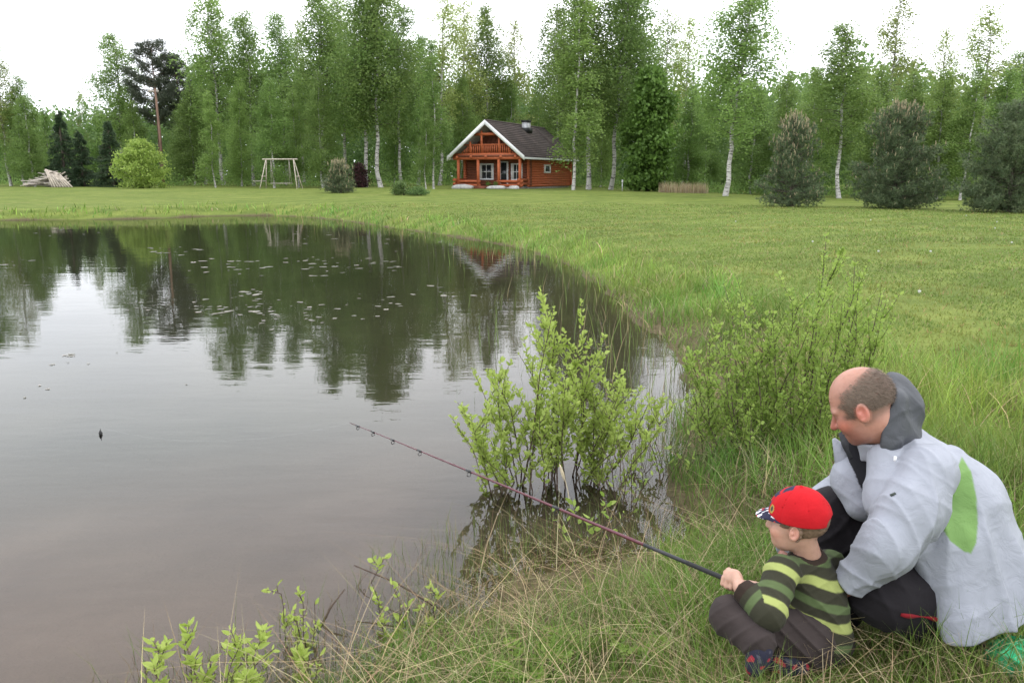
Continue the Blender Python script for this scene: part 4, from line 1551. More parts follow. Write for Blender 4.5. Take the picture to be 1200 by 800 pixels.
# bare drowned stems and sparse sprigs right of it
rg = np.random.default_rng(33)
for i, (px, py, hh, lab) in enumerate(((732, 590, 0.36, 'thin half-bare sapling in the water right of the willow bush'), (775, 560, 0.30, 'sparse sprig in the water near the grassy bank'),
                                       (690, 640, 0.20, 'low leafy sprig at the water edge below the willow bush'))):
    b = at_z(px, py)
    st_ = [(rg.normal() * 0.05, rg.normal() * 0.05, rg.normal() * 0.12, rg.normal() * 0.10, hh * rg.uniform(0.6, 1.1)) for _ in range(6)]
    shrub('water_sprig', (b[0], b[1], 0), st_, lab, 'leaf_bank', 0.042, 0.009, 70 + i, 0.45, 28, 0.003, 'plant', 2)
# the shrub on the bank behind the man
rg = np.random.default_rng(34)
b = at_z(905, 520, 0.17)
bz = gz(b[0], b[1])
mm = (b[1] / math.cos(PITCH) + 0.1) / FPX
stems = []
for px, top in ((800, 430), (812, 400), (822, 415), (835, 385), (846, 372), (858, 330), (864, 318), (872, 352), (884, 368), (896, 350), (905, 362), (915, 372), (926, 345), (938, 330), (946, 300), (956, 285), (964, 268),
                (972, 292), (984, 306), (992, 322), (1002, 330), (1012, 335), (1020, 332), (1024, 345), (975, 345), (955, 360), (840, 425), (870, 410), (900, 400), (925, 405), (950, 395), (985, 380), (1000, 375),
                (820, 450), (850, 440), (880, 430), (905, 440), (935, 430), (830, 470), (865, 465), (890, 460), (800, 460)):
    tx = (px - 905) * mm
    hgt = max(0.2, (522 - top) * mm * 0.98)
    stems.append((tx * 0.6 + rg.normal() * 0.06, rg.uniform(-0.25, 0.35), tx, rg.uniform(-0.3, 0.45), hgt))
shrub('bank_shrub', (b[0], b[1], bz), stems, 'tall fresh green shrub on the grassy bank behind the man', 'leaf_bank', 0.028, 0.0086, 35, 0.20, 125, 0.0027, twigs=6)
# shoots at the lower left
b = at_z(272, 800, 0.0)
b = np.array([b[0], b[1] - 0.12, 0.0])
rg = np.random.default_rng(36)
mm = 2.95 / FPX
stems = []
for px, top in ((178, 786), (206, 742), (222, 752), (236, 772), (262, 764), (276, 756), (300, 745), (316, 733), (330, 742), (345, 762), (362, 778), (375, 774), (250, 782), (290, 780), (195, 775)):
    tx = (px - 272) * mm
    stems.append((tx * 0.7, rg.normal() * 0.04, tx, 0.12 + rg.normal() * 0.05, (838 - top) * mm * 0.60))
shrub('shore_shrub', tuple(b), stems, 'pale green leafy shoots at the lower left water edge', 'leaf_willow', 0.044, 0.0080, 37, 0.45, 170, 0.0028, twigs=4, tl=(0.05, 0.13))
for i, (px, py, sts, lab) in enumerate(((318, 745, [(0, 0.205)], 'single thin stem with few leaves left of the shoots in the water'),
                                        (362, 752, [(-0.02, 0.21), (0.03, 0.17), (0.0, 0.12)], 'small leafy sprig in the water above the lower left shoots'),
                                        (468, 742, [(-0.055, 0.30), (-0.02, 0.22), (0.04, 0.16), (-0.03, 0.13)], 'leafy sprig in the water beside the dead stick'),
                                        (505, 738, [(0.01, 0.15), (-0.03, 0.12)], 'lowest leafy sprig at the bank right of the dead stick'))):
    b = at_z(px, py)
    rg = np.random.default_rng(80 + i)
    st_ = [(rg.normal() * 0.01, rg.normal() * 0.01, tx, rg.normal() * 0.03, h_) for tx, h_ in sts]
    shrub('shore_sprig', (b[0], b[1], 0), st_, lab, 'leaf_willow', 0.032, 0.008, 90 + i, 0.35, 130, 0.0024, 'plant', 4, tl=(0.03, 0.08))
# bare stems reaching from the shallows
rg = np.random.default_rng(41)
for i, (a, b_, lab) in enumerate((((415, 662, 3.45), (520, 716, 3.28), 'dead brown stick slanting out of the water'), ((404, 690, 3.3), (372, 742, 3.22), 'thin curved dry stalk at the lower left shore'))):
    p0, p1 = P(*a), P(*b_)
    mid = (p0 + p1) / 2 + np.array([0, 0, 0.02])
    m = MB().tube([p0, mid, p1], [0.0025, 0.0045, 0.006], 6)
    o = m.build('dead_stick', M['twig'], None, True, label=lab, cat='stick')
# pale dry reed stalk beside the rod
p0 = at_z(668, 590)
m = MB()
s_ = np.linspace(0, 1, 6)
m.tube(np.stack([p0[0] - 0.04 * s_ ** 2, p0[1] + 0 * s_, -0.05 + 0.22 * s_], -1), np.linspace(0.003, 0.002, 6), 5)
m.tube(np.stack([p0[0] - 0.03 - 0.03 * s_, p0[1] + 0 * s_, 0.13 + 0.10 * s_], -1), [0.003, 0.008, 0.010, 0.009, 0.006, 0.001], 6)
M['straw'] = simple_mat('straw', (0.55, 0.47, 0.32), 0.9, 0.2, 30)
m.build('dry_reed', M['straw'], None, True, label='single pale dry reed head leaning beside the fishing rod', cat='reed')


# fern-like herbs in the near grass
def herb(px, py, label, seed, n=16, L=0.17):
    rg = np.random.default_rng(seed)
    b = at_z(px, py, 0.12)
    bz = gz(b[0], b[1])
    t = thing('herb_plant', (b[0], b[1], bz), label, 'plant')
    V, Q = [], []
    o_ = 0
    for i in range(n):
        az = rg.random() * 6.283
        s = np.linspace(0, 1, 9)
        LL = L * rg.uniform(0.6, 1.2)
        path = np.stack([np.cos(az) * s * LL * 0.8, np.sin(az) * s * LL * 0.8, LL * (0.9 * s - 0.55 * s * s)], -1)
        sd = np.array([-math.sin(az), math.cos(az), 0.1])
        for j in range(1, 9):
            for sg in (-1, 1):
                w = 0.030 * math.sin(math.pi * (0.15 + 0.8 * s[j])) * LL / 0.17
                a = norm(sd * sg + (path[j] - path[j - 1]) / np.linalg.norm(path[j] - path[j - 1]) * 0.7)
                v, q = willow_leaf(path[j][None], a[None], np.array([w * 1.3]), np.array([w * 0.28]), rg)
                V.append(v)
                Q.append(q + o_)
                o_ += len(v)
    V = np.concatenate(V)
    f = np.repeat(rg.uniform(0.1, 0.8, len(V) // 6), 6)
    o = obj('foliage', mesh_np('foliage', V, np.concatenate(Q), M['leaf_bank'], f[:, None] * np.ones(3)), t)
    o['kind'] = 'stuff'


for i, (px, py, lab) in enumerate(((618, 790, 'feathery light green herb at the bottom, leftmost of the three'), (664, 770, 'feathery light green herb at the bottom, the middle one'),
                                   (742, 778, 'feathery light green herb at the bottom, nearest the boy'))):
    herb(px, py, lab, 50 + i)

# ------------------------------------------------------------------ floating leaves on the pond
k = NT('pad')
M['pad'] = k.done(k.pbr(k.ramp(k.n('ShaderNodeObjectInfo').outputs['Random'], [(0.0, (0.06, 0.06, 0.03)), (0.6, (0.11, 0.10, 0.06)), (1.0, (0.20, 0.17, 0.13))]), 0.35, spec=0.5))
rp = random.Random(14)
pad_me = []
for s in range(4):
    rr = random.Random(s)
    vv = [(0, 0, 0.004)] + [(math.cos(a_) * (0.5 + 0.05 * rr.random()), math.sin(a_) * 0.5, 0.004 + 0.02 * rr.random()) for a_ in [0.25 + i * (6.283 - 0.5) / 11 for i in range(12)]]
    pad_me.append(mesh_np('floating_leaf', vv, np.array([(0, i, i + 1) for i in range(1, 12)]), M['pad']))
spots = []
for x0, x1, y0, y1, n in ((170, 235, 285, 302, 16), (220, 320, 300, 328, 22), (330, 470, 293, 330, 36), (225, 305, 348, 372, 34), (280, 310, 338, 350, 12), (300, 350, 335, 395, 18), (350, 470, 330, 392, 26), (0, 60, 303, 320, 6),
                         (140, 200, 350, 366, 8), (60, 140, 405, 440, 8), (20, 60, 440, 470, 3), (200, 280, 430, 460, 3), (480, 560, 330, 350, 8), (420, 520, 270, 300, 8), (300, 420, 262, 290, 10), (40, 120, 262, 280, 6)):
    for _ in range(n):
        spots.append((rp.uniform(x0, x1), rp.triangular(y0, y1)))
for px, py in spots:
    p = at_z(px, py)
    if shore_dist([p[0]], [p[1]])[0] > -0.3:
        continue
    o = obj('floating_leaf', rp.choice(pad_me), None, (p[0], p[1], 0.002), 'small floating leaf lying flat on the pond water', 'floating leaf', 'floating leaves scattered on the pond')
    s = rp.uniform(0.03, 0.10) * min(2.0, (p[1] / 10) ** 1.5)
    o.scale = (s, s * rp.uniform(0.5, 0.9), 0.2)
    o.rotation_euler = (0, 0, rp.random() * 6.28)
# white flecks: small flowers on the lawn
k = NT('petal')
M['petal'] = k.done(k.pbr((0.5, 0.5, 0.46), 0.7))
fl = MB().tube([(0, 0, 0.05), (0, 0, 0.10)], [0.035, 0.05], 7).mesh('white_flower', M['petal'])
for i, (px, py) in enumerate(((1132, 254), (1020, 261), (1168, 262), (1166, 270), (1029, 299), (1077, 346), (862, 262), (952, 287), (1090, 300), (1185, 290))):
    p = at_z(px, py, 0.36)
    obj('white_flower', fl, None, (p[0], p[1], gz(p[0], p[1])), 'tiny white flower head in the mown lawn', 'flower', 'white flowers dotted over the lawn').scale = (0.4, 0.4, 0.6)


# ------------------------------------------------------------------ figures: signed distance fields turned into one skin
def sd_ell(p, c, r):
    q = p - np.asarray(c, np.float32)
    r = np.asarray(r, np.float32)
    k0 = np.linalg.norm(q / r, axis=-1)
    k1 = np.linalg.norm(q / (r * r), axis=-1) + 1e-9
    return k0 * (k0 - 1) / k1


def sd_cap(p, a, b, ra, rb):
    a = np.asarray(a, np.float32)
    b = np.asarray(b, np.float32)
    ab = b - a
    t = np.clip(((p - a) @ ab) / (ab @ ab + 1e-12), 0, 1)
    return np.linalg.norm(p - a - t[:, None] * ab, axis=-1) - (ra + (rb - ra) * t)


def sd_chain(p, pts, rs, k=0.01):
    d = None
    for i in range(len(pts) - 1):
        e = sd_cap(p, pts[i], pts[i + 1], rs[i], rs[i + 1])
        d = e if d is None else smin(d, e, k)
    return d


def smin(a, b, k):
    h = np.clip(0.5 + 0.5 * (b - a) / k, 0, 1)
    return b + (a - b) * h - k * h * (1 - h)


def smax(a, b, k):
    return -smin(-a, -b, k)


def sd_plane(p, o, n):
    return (p - np.asarray(o, np.float32)) @ norm(n).astype(np.float32)


class Frame:
    """local axes: x forward, y left, z up"""

    def __init__(self, o, fwd, up=(0, 0, 1)):
        self.o = np.asarray(o, float)
        x = norm(fwd)
        y = norm(np.cross(up, x))
        z = np.cross(x, y)
        self.m = np.stack([x, y, z], 0)

    def loc(self, p):
        return ((p - self.o) @ self.m.T).astype(np.float32)

    def w(self, *q):
        return self.o + np.asarray(q, float) @ self.m


def skin_mesh(f, lo, hi, h, B=8):
    """surface nets over the field f, evaluated only in blocks near the surface"""
    lo = np.asarray(lo, float)
    n = (np.ceil((np.asarray(hi, float) - lo) / h / B).astype(int)) * B
    nb_ = n // B
    bi = np.stack(np.meshgrid(*[np.arange(k_) for k_ in nb_], indexing='ij'), -1).reshape(-1, 3)
    bc = (lo + (bi * B + (B - 1) / 2) * h).astype(np.float32)
    fb = f(bc)
    F = np.empty(tuple(n), np.float32)
    F6 = F.reshape(nb_[0], B, nb_[1], B, nb_[2], B)
    F6[...] = np.sign(fb).reshape(nb_[0], 1, nb_[1], 1, nb_[2], 1)
    act = np.abs(fb) < h * B * 1.35 + 0.012
    off = np.stack(np.meshgrid(*[np.arange(B)] * 3, indexing='ij'), -1).reshape(-1, 3)
    ai = bi[act]
    for s in range(0, len(ai), 600):
        a = ai[s:s + 600]
        pts = (lo + ((a[:, None] * B + off[None]) * h)).reshape(-1, 3).astype(np.float32)
        val = f(pts).reshape(len(a), B, B, B)
        for j, (x, y, z) in enumerate(a):
            F6[x, :, y, :, z, :] = val[j]
    S = F < 0
    cnt = np.zeros(tuple(n - 1), np.int8)
    cor = [(i, j, k_) for i in (0, 1) for j in (0, 1) for k_ in (0, 1)]
    for i, j, k_ in cor:
        cnt += S[i:n[0] - 1 + i, j:n[1] - 1 + j, k_:n[2] - 1 + k_]
    cells = np.argwhere((cnt > 0) & (cnt < 8))
    idx = np.full(tuple(n - 1), -1, np.int32)
    idx[tuple(cells.T)] = np.arange(len(cells))
    acc = np.zeros((len(cells), 3))
    num = np.zeros(len(cells))
    for a in range(8):
        for b in range(a + 1, 8):
            ca, cb = np.array(cor[a]), np.array(cor[b])
            if np.abs(ca - cb).sum() != 1:
                continue
            fa = F[tuple((cells + ca).T)].astype(float)
            fb2 = F[tuple((cells + cb).T)].astype(float)
            m = (fa < 0) != (fb2 < 0)
            t = np.where(m, fa / (fa - fb2 + 1e-20), 0)
            acc[m] += (ca + t[:, None] * (cb - ca))[m]
            num[m] += 1
    V = lo + (cells + acc / num[:, None]) * h
    Q = []
    for ax in range(3):
        u, v = (ax + 1) % 3, (ax + 2) % 3
        sl0 = [slice(None)] * 3
        sl1 = [slice(None)] * 3
        sl0[ax] = slice(0, n[ax] - 1)
        sl1[ax] = slice(1, n[ax])
        a, b = S[tuple(sl0)], S[tuple(sl1)]
        e = np.argwhere(a != b)
        e = e[(e[:, u] > 0) & (e[:, v] > 0) & (e[:, u] < n[u] - 1) & (e[:, v] < n[v] - 1)]
        if not len(e):
            continue
        fl = a[tuple(e.T)]
        eu = np.zeros(3, int)
        ev = np.zeros(3, int)
        eu[u] = 1
        ev[v] = 1
        q = np.stack([idx[tuple((e - eu - ev).T)], idx[tuple((e - ev).T)], idx[tuple(e.T)], idx[tuple((e - eu).T)]], -1)
        q[~fl] = q[~fl][:, ::-1]
        Q.append(q)
    Q = np.concatenate(Q)
    Q = Q[(Q >= 0).all(1)]
    # pull onto the surface
    p = V.astype(np.float32)
    e = h * 0.5
    f0 = f(p)
    g = np.stack([f(p + np.array(d_, np.float32) * e) - f0 for d_ in ((1, 0, 0), (0, 1, 0), (0, 0, 1))], -1) / e
    gn = np.maximum((g * g).sum(-1), 0.3)
    st_ = np.clip(f0 / gn, -h * 0.6, h * 0.6)
    V = V - g * st_[:, None]
    return V, Q, norm(g)


def folds(p, dirs, amp):
    """cloth folds: warped ripples"""
    s = np.zeros(len(p), np.float32)
    for (kx, ky, kz), ph, wob, a in dirs:
        q = p[:, 0] * kx + p[:, 1] * ky + p[:, 2] * kz + ph
        w_ = np.sin(p[:, 0] * 17 + p[:, 2] * 11 + ph * 3) + np.sin(p[:, 1] * 14 - p[:, 2] * 19 + ph)
        rdg = (1 - np.sqrt(np.sin(0.5 * (q + wob * w_)) ** 2 + 0.004)) ** 2
        msk = np.clip(0.45 + 0.8 * np.sin(p[:, 0] * 9 + ph * 2 + 1.3 * np.sin(p[:, 2] * 8)) * np.sin(p[:, 1] * 8 + p[:, 2] * 7 + ph), 0, 1)
        s = s - a * rdg * msk
    return amp * s


def noise3(p, s):
    """smooth cheap 3-D noise about -1..1"""
    x, y, z = (p * s).T
    return (np.sin(x * 1.3 + 1.7 * np.sin(y * 1.1 + 0.5)) + np.sin(y * 1.7 + 1.5 * np.sin(z * 1.2 + 1.3)) + np.sin(z * 1.5 + 1.6 * np.sin(x * 0.9 + 2.1))) / 3


def part(name, f, lo, hi, h, mat, parent, colf=None):
    V, Q, N = skin_mesh(f, lo, hi, h)
    col = colf(V, N) if colf is not None else None
    base = np.array(parent.location)
    return obj(name, mesh_np(name, V - base, Q, M[mat], col, True), parent)


def bbox(pts, pad):
    pts = np.array(pts)
    return pts.min(0) - pad, pts.max(0) + pad


def cloth_mat(name, rough=0.8, weave=900, bump=0.12, spec=0.2, sheen=0.0, wr=28, wrs=0.25):
    k = NT(name)
    c = k.attr().outputs['Color']
    co = k.coord('Object')
    n1 = k.noise(wr, 4, co, 0.55, 0.6)
    n2 = k.noise(weave, 2, co)
    sh = k.ramp(n1, [(0.2, (0.90, 0.90, 0.90)), (0.8, (1.06, 1.06, 1.06))])
    b1 = k.n('ShaderNodeBump')
    b1.inputs['Strength'].default_value = wrs
    b1.inputs['Distance'].default_value = 0.012
    k.l(n1, b1.inputs['Height'])
    b2 = k.n('ShaderNodeBump')
    b2.inputs['Strength'].default_value = bump
    b2.inputs['Distance'].default_value = 0.001
    k.l(n2, b2.inputs['Height'])
    k.l(b1.outputs[0], b2.inputs['Normal'])
    return k.done(k.pbr(k.mul(c, sh), rough, b2.outputs[0], spec, Sheen_Weight=sheen))


M['cloth'] = cloth_mat('cloth', 0.85, 700, 0.2, 0.12, 0.03)
M['jacket'] = cloth_mat('jacket', 0.6, 1200, 0.05, 0.3, 0.0, 18, 0.55)
k = NT('skin')
c = k.attr().outputs['Color']
co = k.coord('Object')
n1 = k.noise(60, 4, co, 0.6)
n2 = k.noise(420, 3, co)
sp = k.pbr(k.mul(c, k.ramp(n1, [(0.3, (0.90, 0.86, 0.84)), (0.7, (1.06, 1.05, 1.04))])), 0.48, k.bump(n2, 0.15, 0.0015), 0.4)
sp.inputs['Subsurface Weight'].default_value = 0.12
sp.inputs['Subsurface Radius'].default_value = (0.010, 0.004, 0.002)
M['skin'] = k.done(sp)
M['hair'] = cloth_mat('hair', 0.6, 500, 0.4, 0.3, 0.0, 160, 0.15)


def head_sdf(q, s=1.0, child=False, mouth=True):
    """q: local points of an adult head, x forward, z up, chin to crown about 0.235"""
    far = np.linalg.norm(q, axis=-1)
    nr_ = far < 0.24 * s
    if nr_.sum() < 0.8 * len(q):
        out = (far - 0.15 * s).astype(np.float32)
        if nr_.any():
            out[nr_] = head_sdf(q[nr_], s, child, mouth)
        return out
    q = q / s
    ay = np.abs(q[:, 1])
    m = np.stack([q[:, 0], ay, q[:, 2]], -1)
    d = sd_ell(q, (-0.014, 0, 0.030), (0.100, 0.079, 0.092))
    d = smin(d, sd_ell(q, (0.030, 0, -0.030), (0.062, 0.064, 0.086)), 0.03)
    d = smin(d, sd_ell(q, (0.040, 0, -0.072), (0.046, 0.052, 0.042)), 0.03)
    if not child:
        d = smin(d, np.linalg.norm(q - np.array([0.072, 0, -0.096], np.float32), axis=-1) - 0.020, 0.025)
        d = smin(d, sd_ell(m, (0.070, 0.020, 0.016), (0.022, 0.036, 0.012)), 0.016)
    else:
        d = smin(d, np.linalg.norm(q - np.array([0.062, 0, -0.092], np.float32), axis=-1) - 0.020, 0.03)
    d = smin(d, sd_ell(m, (0.060, 0.040, -0.032), (0.030, 0.026, 0.028)), 0.022)          # cheeks
    d = smax(d, -(np.linalg.norm(m - np.array([0.099, 0.034, -0.004], np.float32), axis=-1) - 0.020), 0.010)   # sockets
    d = smin(d, np.linalg.norm(m - np.array([0.073, 0.032, -0.005], np.float32), axis=-1) - 0.0135, 0.004)     # eyeballs and lids
    if not child:      # eyelid line, fold beside the mouth, lines of the forehead
        d = smax(d, -sd_ell(m, (0.088, 0.034, -0.007), (0.008, 0.013, 0.0016)), 0.002)
        d = smax(d, -sd_cap(m, (0.097, 0.020, -0.040), (0.082, 0.034, -0.074), 0.0022, 0.0018), 0.006)
        d = smin(d, sd_ell(m, (0.083, 0.034, -0.017), (0.008, 0.014, 0.005)), 0.006)
        d = d + 0.0007 * np.sin(q[:, 2] * 560) * sstep(0.05, 0.07, q[:, 0]) * sstep(0.03, 0.04, q[:, 2]) * sstep(0.075, 0.06, q[:, 2])
    nl = 1.0 if not child else 0.72
    d = smin(d, sd_cap(q, (0.088, 0, 0.006), (0.088 + 0.026 * nl, 0, -0.033), 0.0075, 0.0125), 0.012)
    d = smin(d, np.linalg.norm(m - np.array([0.098, 0.012, -0.036], np.float32), axis=-1) - 0.0085, 0.008)
    d = smin(d, sd_ell(q, (0.084, 0, -0.061), (0.014, 0.026, 0.0065)), 0.008)
    d = smin(d, sd_ell(q, (0.081, 0, -0.074), (0.014, 0.022, 0.0075)), 0.008)
    d = smax(d, -sd_ell(q, (0.100, 0, -0.0675), (0.016, 0.024, 0.0022)), 0.004)
    # ears: tilted dish
    e = m - np.array([-0.010, 0.080, -0.014], np.float32)
    er = np.stack([e[:, 0] * 0.95 + e[:, 2] * 0.25 + 0.35 * e[:, 1], e[:, 1], e[:, 2] * 0.97 - e[:, 0] * 0.25], -1)
    ear = sd_ell(er, (0, 0.004, 0), (0.020, 0.009, 0.034))
    ear = smax(ear, -sd_ell(er, (0.004, 0.014, 0.003), (0.0125, 0.0105, 0.024)), 0.003)
    ear = smin(ear, sd_ell(er, (0.009, 0.006, -0.004), (0.006, 0.005, 0.009)), 0.004)
    d = smin(d, ear, 0.006)
    return d * s


def hand_sdf(p, F, s, curl_axis, grip_r):
    """a fist closed round a rod: F local frame at the palm, x along knuckles line (rod axis), z back of the hand"""
    q = F.loc(p) / s
    far = np.linalg.norm(q, axis=-1)
    nr_ = far < 0.14
    if nr_.sum() < 0.8 * len(q):
        out = ((far - 0.09) * s).astype(np.float32)
        if nr_.any():
            out[nr_] = hand_sdf(p[nr_], F, s, curl_axis, grip_r)
        return out
    d = sd_ell(q, (0, 0.0, 0.012), (0.042, 0.030, 0.020))
    for i, (xx, r, L) in enumerate(((0.030, 0.0088, 1.0), (0.010, 0.0093, 1.08), (-0.010, 0.0090, 1.02), (-0.029, 0.0080, 0.85))):
        c = sd_chain(q, [(xx, 0.018, 0.014), (xx, 0.040 * L, 0.002), (xx * 0.97, 0.036 * L, -0.024), (xx * 0.95, 0.010, -0.031)], [r * 1.12, r * 1.05, r, r * 0.85], 0.003)
        d = smin(d, c, 0.004)
    th = sd_chain(q, [(0.030, -0.018, 0.004), (0.048, -0.010, -0.014), (0.042, 0.010, -0.034), (0.028, 0.022, -0.040)], [0.013, 0.0115, 0.010, 0.008], 0.004)
    d = smin(d, th, 0.005)
    return d * s


# ------------------------------------------------------------------ the man
mz = gz(1.35, 2.55)
man = thing('person', (1.32, 2.55, mz), 'balding man in light grey jacket with green panel, kneeling behind the boy', 'person')
eL = norm(np.array([-0.915, 0.40, 0.0]))          # the way the man faces
eA = np.array([0.40, 0.915, 0.0])                 # away from the viewer: his right
MS = 0.945
MH = Frame(P(1009, 474, 2.55), eL * 0.86 + eA * 0.10 + np.array([0, 0, -0.56]))
neck0 = MH.w(-0.02, 0, -0.06)
neck1 = P(1052, 522, 2.60)
Ls, Rs = P(1086, 556, 2.44), P(1036, 534, 2.80)
Le, Lw = P(1040, 640, 2.37), P(995, 683, 2.46)
Re, Rw = P(976, 592, 2.88), P(922, 652, 2.80)
Lh, Rh = P(985, 694, 2.60), P(916, 690, 2.76)
C1, C2, C3 = P(1066, 560, 2.62), P(1106, 622, 2.63), P(1132, 690, 2.64)
Lhip, Rhip = P(1126, 694, 2.60), P(1118, 684, 2.76)
Lk, Rk = P(1036, 698, 2.50), P(972, 604, 2.80)
La = P(1100, 738, 2.58)
Ra = P(975, 728, 2.80)
LHF = Frame(Lh, norm(Lh - Lw), (0, 0, 1))


def man_body(p):
    d = head_sdf(MH.loc(p), MS)
    d = smin(d, sd_cap(p, neck0, neck1, 0.058, 0.066), 0.03)
    d = smin(d, sd_cap(p, Ls, Rs, 0.05, 0.05), 0.05)
    d = smin(d, sd_chain(p, [C1, C2, C3], [0.11, 0.125, 0.13], 0.05), 0.05)
    for a, b, c in ((Ls, Le, Lw), (Rs, Re, Rw)):
        d = smin(d, sd_chain(p, [a, b, c], [0.046, 0.040, 0.028], 0.02), 0.03)
    for a, b, c in ((Lhip, Lk, La), (Rhip, Rk, Ra)):
        d = smin(d, sd_chain(p, [a, b, c], [0.07, 0.05, 0.036], 0.02), 0.04)
    # open hands laid against the boy
    for w_, h_, sg in ((Lw, Lh, 1), (Rw, Rh, -1)):
        f_ = norm(h_ - w_)
        s_ = norm(np.cross(f_, (0, 0, 1)))
        u_ = np.cross(s_, f_)
        d = smin(d, sd_cap(p, w_, w_ + f_ * 0.07, 0.026, 0.030), 0.015)
        for j, (o_, L) in enumerate(((-0.030, 0.058), (-0.010, 0.070), (0.010, 0.066), (0.029, 0.052))):
            r0 = w_ + f_ * 0.085 + u_ * o_
            d = smin(d, sd_chain(p, [r0, r0 + f_ * L * 0.6, r0 + f_ * L + s_ * 0.02 * sg], [0.0105, 0.0095, 0.008], 0.004), 0.005)
        d = smin(d, sd_chain(p, [w_ + f_ * 0.02 + u_ * 0.025, w_ + f_ * 0.05 + u_ * 0.052, w_ + f_ * 0.085 + u_ * 0.060], [0.014, 0.011, 0.009], 0.005), 0.008)
    return d


def hair_zone(q):
    """how densely the scalp is haired, 0..1, in head coordinates"""
    top = sstep(0.108, 0.050, q[:, 2] + 0.30 * (q[:, 0] + 0.02))
    fr = sstep(0.072, 0.026, q[:, 0] + 0.008 * np.sin(q[:, 2] * 160) + 0.25 * np.maximum(0, q[:, 2] - 0.03))
    low = np.where(q[:, 0] > 0.008, sstep(-0.030, -0.008, q[:, 2] + 0.25 * (0.04 - q[:, 0])), sstep(-0.070, -0.045, q[:, 2] + 0.15 * q[:, 0]))
    ear = sstep(0.030, 0.038, np.hypot((q[:, 0] + 0.006) * 1.3, (q[:, 2] + 0.016) * 0.95))
    return top * fr * low * ear


def man_skin(V, N):
    q = MH.loc(V.astype(np.float32)) / MS
    n = len(V)
    c = np.tile(np.array([0.40, 0.205, 0.150]), (n, 1))
    face = sstep(0.0, 0.06, q[:, 0]) * sstep(0.02, -0.02, q[:, 2])
    c = c * (1 - face[:, None]) + np.array([0.30, 0.125, 0.088]) * face[:, None]
    for (a, r, col) in (((0.106, 0, -0.03), 0.022, (0.46, 0.15, 0.11)), ((0.065, 0.05, -0.035), 0.035, (0.46, 0.165, 0.115)), ((-0.01, 0.085, -0.014), 0.036, (0.50, 0.17, 0.13)),
                       ((0.088, 0.012, -0.0675), 0.014, (0.26, 0.085, 0.075)), ((0.090, 0.034, 0.000), 0.016, (0.30, 0.14, 0.11))):
        m = np.stack([q[:, 0], np.abs(q[:, 1]), q[:, 2]], -1)
        w_ = sstep(r, r * 0.4, np.linalg.norm(m - np.array(a), axis=-1))[:, None] * 0.8
        c = c * (1 - w_) + np.array(col) * w_
    hz = hair_zone(q)[:, None] * 0.6
    c = c * (1 - hz) + np.array([0.115, 0.080, 0.060]) * hz
    bl = (sstep(-0.04, -0.055, q[:, 2]) * sstep(0.0, 0.03, q[:, 0]))[:, None] * 0.18
    c = c * (1 - bl) + np.array([0.16, 0.12, 0.11]) * bl
    # eyebrows and the eye itself
    m = np.stack([q[:, 0], np.abs(q[:, 1]), q[:, 2]], -1)
    bw = sstep(0.016, 0.008, np.linalg.norm((m - np.array([0.088, 0.034, 0.018])) * np.array([1, 0.5, 1.4]), axis=-1))[:, None] * 0.6
    c = c * (1 - bw) + np.array([0.20, 0.13, 0.09]) * bw
    ew = sstep(0.0085, 0.005, np.linalg.norm((m - np.array([0.086, 0.032, -0.006])) * np.array([1, 0.8, 1.7]), axis=-1))[:, None] * 0.9
    c = c * (1 - ew) + np.array([0.10, 0.07, 0.06]) * ew
    return c


allp = [MH.w(0.1, 0, 0.12), neck1, Ls, Rs, Le, Lw, Re, Rw, Lh, Rh, C3, Lhip, Rhip, Lk, Rk, La, Ra]
lo, hi = bbox(allp, 0.2)
part('body', man_body, lo, hi, 0.0042, 'skin', man, man_skin)


def hair_col(a, b):
    def f(V, N):
        t = np.clip(0.5 + 0.5 * noise3(V, 95) + 0.3 * noise3(V, 300), 0, 1)[:, None]
        return np.array(a) * (1 - t) + np.array(b) * t
    return f


# short hair round the sides and back, thin fluff over the crown
rg = np.random.default_rng(8)
n = 30000
dirs = norm(rg.normal(size=(n * 3, 3)))
dirs = dirs[(dirs[:, 2] > -0.45)][:n]
tt = np.full(len(dirs), 0.10)
for _ in range(12):
    tt = tt - head_sdf((dirs * tt[:, None] + np.array([-0.01, 0, 0.02])).astype(np.float32), 1.0) * 0.9
root = dirs * tt[:, None] + np.array([-0.01, 0, 0.02])
fz = hair_zone(root)
bald = fz < 0.35
kp = (rg.random(len(root)) < np.maximum(0.75 * fz ** 1.3, 0.10 * (root[:, 2] > 0.05) * (root[:, 0] < 0.06))) & (np.abs(root[:, 1]) < 0.0815)
root, dd, bald = root[kp], dirs[kp], bald[kp]
n = len(root)
flow = norm(np.stack([-0.7 * np.ones(n), 0.1 * rg.normal(size=n), -0.7 + 0.2 * rg.normal(size=n)], -1) + 0.25 * rg.normal(size=(n, 3)))
L = np.where(bald, 0.012, 0.014)[:, None] * rg.uniform(0.6, 1.3, (n, 1))
r0 = root - dd * 0.001 + dd * np.where(bald, 0, 0.002)[:, None]
m1 = r0 + flow * L * 0.5 + dd * L * 0.10
m2 = r0 + flow * L + dd * L * 0.04
sd = norm(np.cross(flow, dd)) * 0.00042
v = np.stack([r0 - sd, r0 + sd, m1 + sd, m1 - sd, m2], 1).reshape(-1, 3)
v = MH.o + (v * MS) @ MH.m - np.array(man.location)
o_ = (np.arange(n) * 5)[:, None]
cc = np.repeat(np.where(bald[:, None], np.array([0.30, 0.22, 0.16]), np.array([0.165, 0.125, 0.096])) * rg.uniform(0.65, 1.5, (n, 1)), 5, 0)
ho = obj('hair', mesh_np('hair', v, [o_ + np.array([[0, 1, 2, 3]]), o_ + np.array([[3, 2, 4]])], M['stalk'], cc), man)
ho['kind'] = 'stuff'

